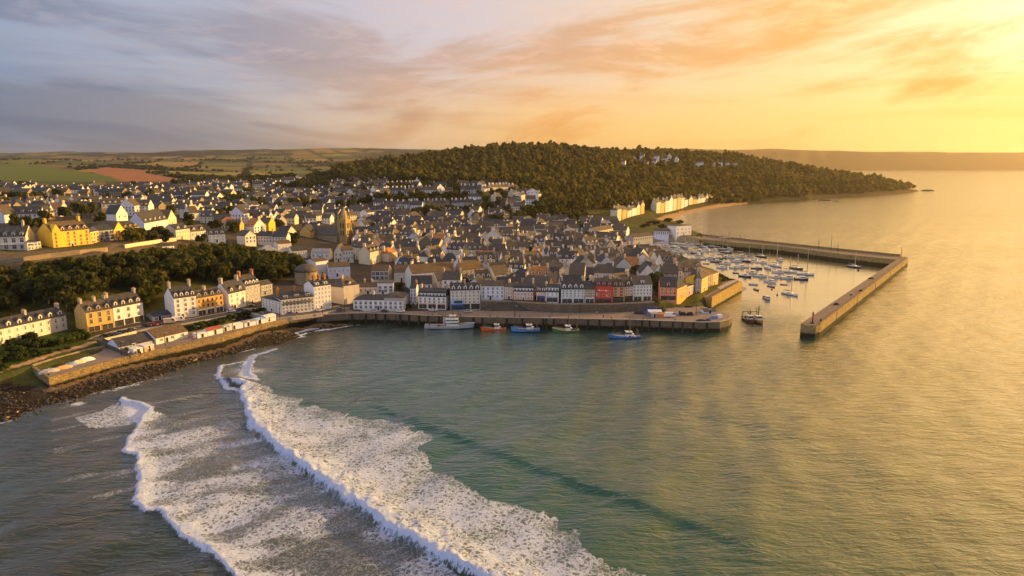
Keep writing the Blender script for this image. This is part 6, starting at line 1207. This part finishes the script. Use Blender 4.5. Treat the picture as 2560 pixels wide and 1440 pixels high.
def dinghy(label, hullm):
    o = thing('rowing_boat', label, 'rowing boat', (0, 0, 0)); me, dk = hullmesh('hull', 4.6, 1.7, .8, .6, [hullm, HW, hullm], .55, 7); link('hull', me, o); dk.build('deck', DKB, o); b = MB()
    for x in (-.9, .4): b.box(x-.15, x+.15, -.7, .7, .4, .46)
    b.build('thwart', TIMB, o); return o
MOOR = [(1618,623,'m'),(1642,620,'d'),(1655,613,'m'),(1668,618,'m'),(1683,618,'y'),(1704,615,'m'),(1716,611,'m'),(1727,613,'m'),(1744,613,'y'),(1739,621,'d'),(1769,616,'d'),(1793,618,'d'),(1656,625,'d'),(1690,610,'y'),(1757,619,'y'),(1710,620,'y'),(1780,618,'y'),(1742,634,'y'),(1815,632,'y'),(1663,632,'m'),(1680,632,'m'),(1701,632,'m'),(1721,631,'m'),(1730,631,'y'),(1748,630,'m'),(1767,623,'m'),(1772,629,'m'),(1786,626,'m'),(1804,625,'y'),(1820,624,'m'),(1828,625,'d'),(1651,634,'d'),(1675,640,'d'),(1690,640,'d'),(1748,639,'m'),(1708,647,'m'),(1728,649,'m'),(1751,649,'m'),(1772,647,'m'),(1783,647,'y'),(1798,647,'m'),(1813,645,'m'),(1827,646,'m'),(1825,639,'d'),(1852,643,'m'),(1850,631,'d'),(1858,635,'d'),(1874,637,'d'),(1876,642,'d'),(1800,636,'d'),(1695,625,'m'),(1712,624,'d'),(1630,630,'d'),(1602,627,'d'),
(1903,642,'y'),(1938,666,'Y'),(1920,672,'y'),(1790,655,'m'),(1765,660,'d'),(1812,660,'m'),(1880,655,'m'),(1905,658,'m'),(1840,683,'d'),(1950,652,'m'),(1880,684,'m'),(1945,682,'m'),(1990,672,'y'),(1925,706,'m'),(1900,640,'d'),(1885,648,'d'),(1960,712,'d'),(1836,671,'m'),(1840,655,'m'),(1868,654,'y'),(1805,671,'m'),(1858,669,'m'),(1891,672,'m'),(1862,692,'m'),(1900,692,'m'),(1937,695,'m'),(1969,697,'m'),(1971,681,'y'),(2013,687,'Y'),(2003,699,'m'),(1974,737,'y'),(1917,748,'m'),(1883,712,'d'),(1928,717,'d'),(1891,725,'d'),(2134,668,'y')]
PROTO = {}
BR = [(0,618,'farthest moored row under the causeway'),(618,628,'second moored row from the causeway'),(628,636,'third moored row from the causeway'),(636,644,'fourth moored row from the causeway'),(644,656,'long moored row nearest the roofs'),(656,676,'row abreast of the sunlit house'),(676,702,'second row off the mole'),(702,900,'loose group off the mole tip')]
CN = {'m': [('white', HW), ('white', HW), ('cream', OFFW), ('grey', HGR), ('navy', HN)], 'd': [('dark', HBK), ('brown', HR), ('grey', HGR)], 'y': [('white', HW), ('navy', HN)], 'Y': [('white', HW)]}
KN = {'m': 'motorboat', 'd': 'rowing boat', 'y': 'yacht', 'Y': 'tall masted yacht'}
rb = random.Random(4); rows_ = {}
for px, py, k in MOOR: rows_.setdefault([i for i, q in enumerate(BR) if q[0] <= py < q[1]][0], []).append((px, py, k))
for i, L in rows_.items():
    L.sort()
    for j, (px, py, k) in enumerate(L):
        cn, cm = rb.choice(CN[k]); key = (k, cn); rz = rb.choice([-.35, -.6, -.2, 2.7, -1.0, -1.3])+rb.uniform(-.25, .25); p = at(px, py, 0)
        lb = f'{cn} {KN[k]}, {ORD[j]} from the left in the {BR[i][2]}' if j < len(ORD) else f'{cn} {KN[k]} at the right end of the {BR[i][2]}'
        if key not in PROTO: PROTO[key] = o = motorboat(lb, cm) if k == 'm' else dinghy(lb, cm) if k == 'd' else yacht(lb, cm, 10.5 if k == 'y' else 17.)
        else: o = dup(PROTO[key], p, rz, lb)
        o['group'] = 'boats moored in the harbour'; o.location = p; o.rotation_euler = (0, 0, rz); s = rb.uniform(1.0, 1.25); o.scale = (s, s, s)
for lb, px, py, m_, nm in [('round black mooring buoy beyond the yacht by itself in the outer harbour', 2146, 676, HBK, 'mooring_buoy'), ('dark pillar buoy in the harbour entrance near the mole', 1943, 738, HBK, 'pillar_buoy'), ('small red buoy among the middle moorings', 1806, 640, RED, 'mooring_buoy'), ('small dark buoy left of the harbour pillar buoy', 1930, 724, HBK, 'mooring_buoy')]:
    o = thing(nm, lb, 'buoy', at(px, py, 0)); b = MB(); R_ = .9 if 'round black' in lb else .6
    b.loft([[(r_*R_*math.cos(2*PI*i/10), r_*R_*math.sin(2*PI*i/10), z_*R_) for i in range(10)] for r_, z_ in [(.5, -.6), (.95, -.1), (1., .3), (.75, .85), (.25, 1.1)]]); b.build('float', m_, o, smooth=True); b = MB(); b.cyl(0, 0, .1, .06, R_*1.1, R_*1.1+(2.2 if nm == 'pillar_buoy' else .5), 6); b.build('staff', m_, o)
# jetty frame at the root of the breakwater
jt = thing('jetty_shelter', 'open framed shelter and railings at the root of the breakwater', 'shelter', at(1812, 601, 6)); b = MB()
for x in (-5, -1.7, 1.7, 5):
    for y in (-1.6, 1.6): b.box(x-.1, x+.1, y-.1, y+.1, 0, 2.8)
b.build('post', GREY, jt); b = MB(); b.box(-5.4, 5.4, -2., 2., 2.81, 3.0); b.build('roof', LEAD, jt); b = MB(); b.box(-26, 30, -2.3, -2.2, .9, 1.0); b.box(-26, 30, 2.2, 2.3, .9, 1.0); b.build('railing', GREY, jt); jt.rotation_euler = (0, 0, -.25)

for i, (px, py) in enumerate([(310,892),(420,868),(500,850),(590,832),(660,812)]): pole(['lamp post on the promenade by the timber ramp', 'lamp post on the promenade before the white pavilion', 'lamp post on the promenade left of the red roofed hut', 'lamp post behind the middle white shed', 'lamp post near the tallest white shed'][i], (at(px, py, 6)[0]-2.2, at(px, py, 6)[1]+2.2, 6), 5.5)
for lb, px, py, tp, lg, rz in [('person in white walking the promenade near the timber ramp', 322, 888, WHITE, NETB, .5), ('person in dark coat by the wall below the blue grey pavilion', 352, 889, DARKW, NETD, .9), ('person in blue on the promenade below the white pavilion', 436, 868, TARP, DARKW, 2.1), ('person in red beside the low white hut', 484, 852, RED, DARKW, 1.), ('person in pale top on the bend pavement below the hotel', 742, 796, OFFW, NETB, .1), ('person in dark coat on the bend pavement near the tall block', 806, 787, NETD, DARKW, 2.6), ('person in white outside the mansard hotel', 1072, 779, WHITE, DARKW, 3.), ('person in dark coat crossing the quay by the trawler', 1146, 786, DARKW, NETD, 1.2)]: q_ = at(px, py, 6 if px < 700 else 5.6 if px < 1000 else 5.); person(lb, px, py, q_[2]+.03, tp, lg, rz)
ISL = paintmat('islet rock', (.05, .04, .03), var=.4)
for lb, px, py, w_, h_ in [('low dark rock islet just off the headland tip', 2319, 477.5, 40, 4), ('dark rock ledge in the water under the headland cliff', 2062, 502, 30, 3), ('small dark rock beside the ledge under the headland cliff', 2090, 504, 14, 2)]: o = lumpy(w_, w_*.4, h_, px).build('rock_islet', ISL, None, at(px, py, -.3)); tag(o, lb, 'rock')

for i, (px, py, w_, h_) in enumerate([(2091,762,3.2,1.1),(2152,728,2.6,1.),(2128,738,1.6,.6),(2178,697,4.,.8),(2052,803,1.,1.3)]): heap('rope_heap', ['rope heap halfway along the breakwater arm', 'dark rope heap beyond the middle of the breakwater arm', 'small rope heap just past the middle of the breakwater arm', 'flat rope heap near the far corner of the breakwater', 'dark post stump by the breakwater tip'][i], px, py, 6, w_, w_*.7, h_, NETD, 40+i)
lm_ = MB()
for k in range(14): lm_.box(-.25, .25, -.04, 0, -5.2+.38*k, -5.14+.38*k)
lm_.box(-.3, -.24, -.06, 0, -5.4, .1).box(.24, .3, -.06, 0, -5.4, .1); lm_ = lm_.mesh('ladder', DARKW)
A_ = at(2051, 811, 6); C_ = at(2271, 645, 6); an_ = math.atan2(C_[1]-A_[1], C_[0]-A_[0])
for f_ in (.12, .3, .5, .7, .88): link('ladder', lm_, bw, (A_[0]+(C_[0]-A_[0])*f_-bw.location.x+.03*math.sin(an_), A_[1]+(C_[1]-A_[1])*f_-bw.location.y-.03*math.cos(an_), 0), an_)
for px in (900, 990, 1130, 1290, 1440, 1590, 1720): p, a = wallpt(px); link('ladder', lm_, sw, (p[0]-sw.location.x+.14*math.sin(a), p[1]-sw.location.y-.14*math.cos(a), p[2]-sw.location.z), a)
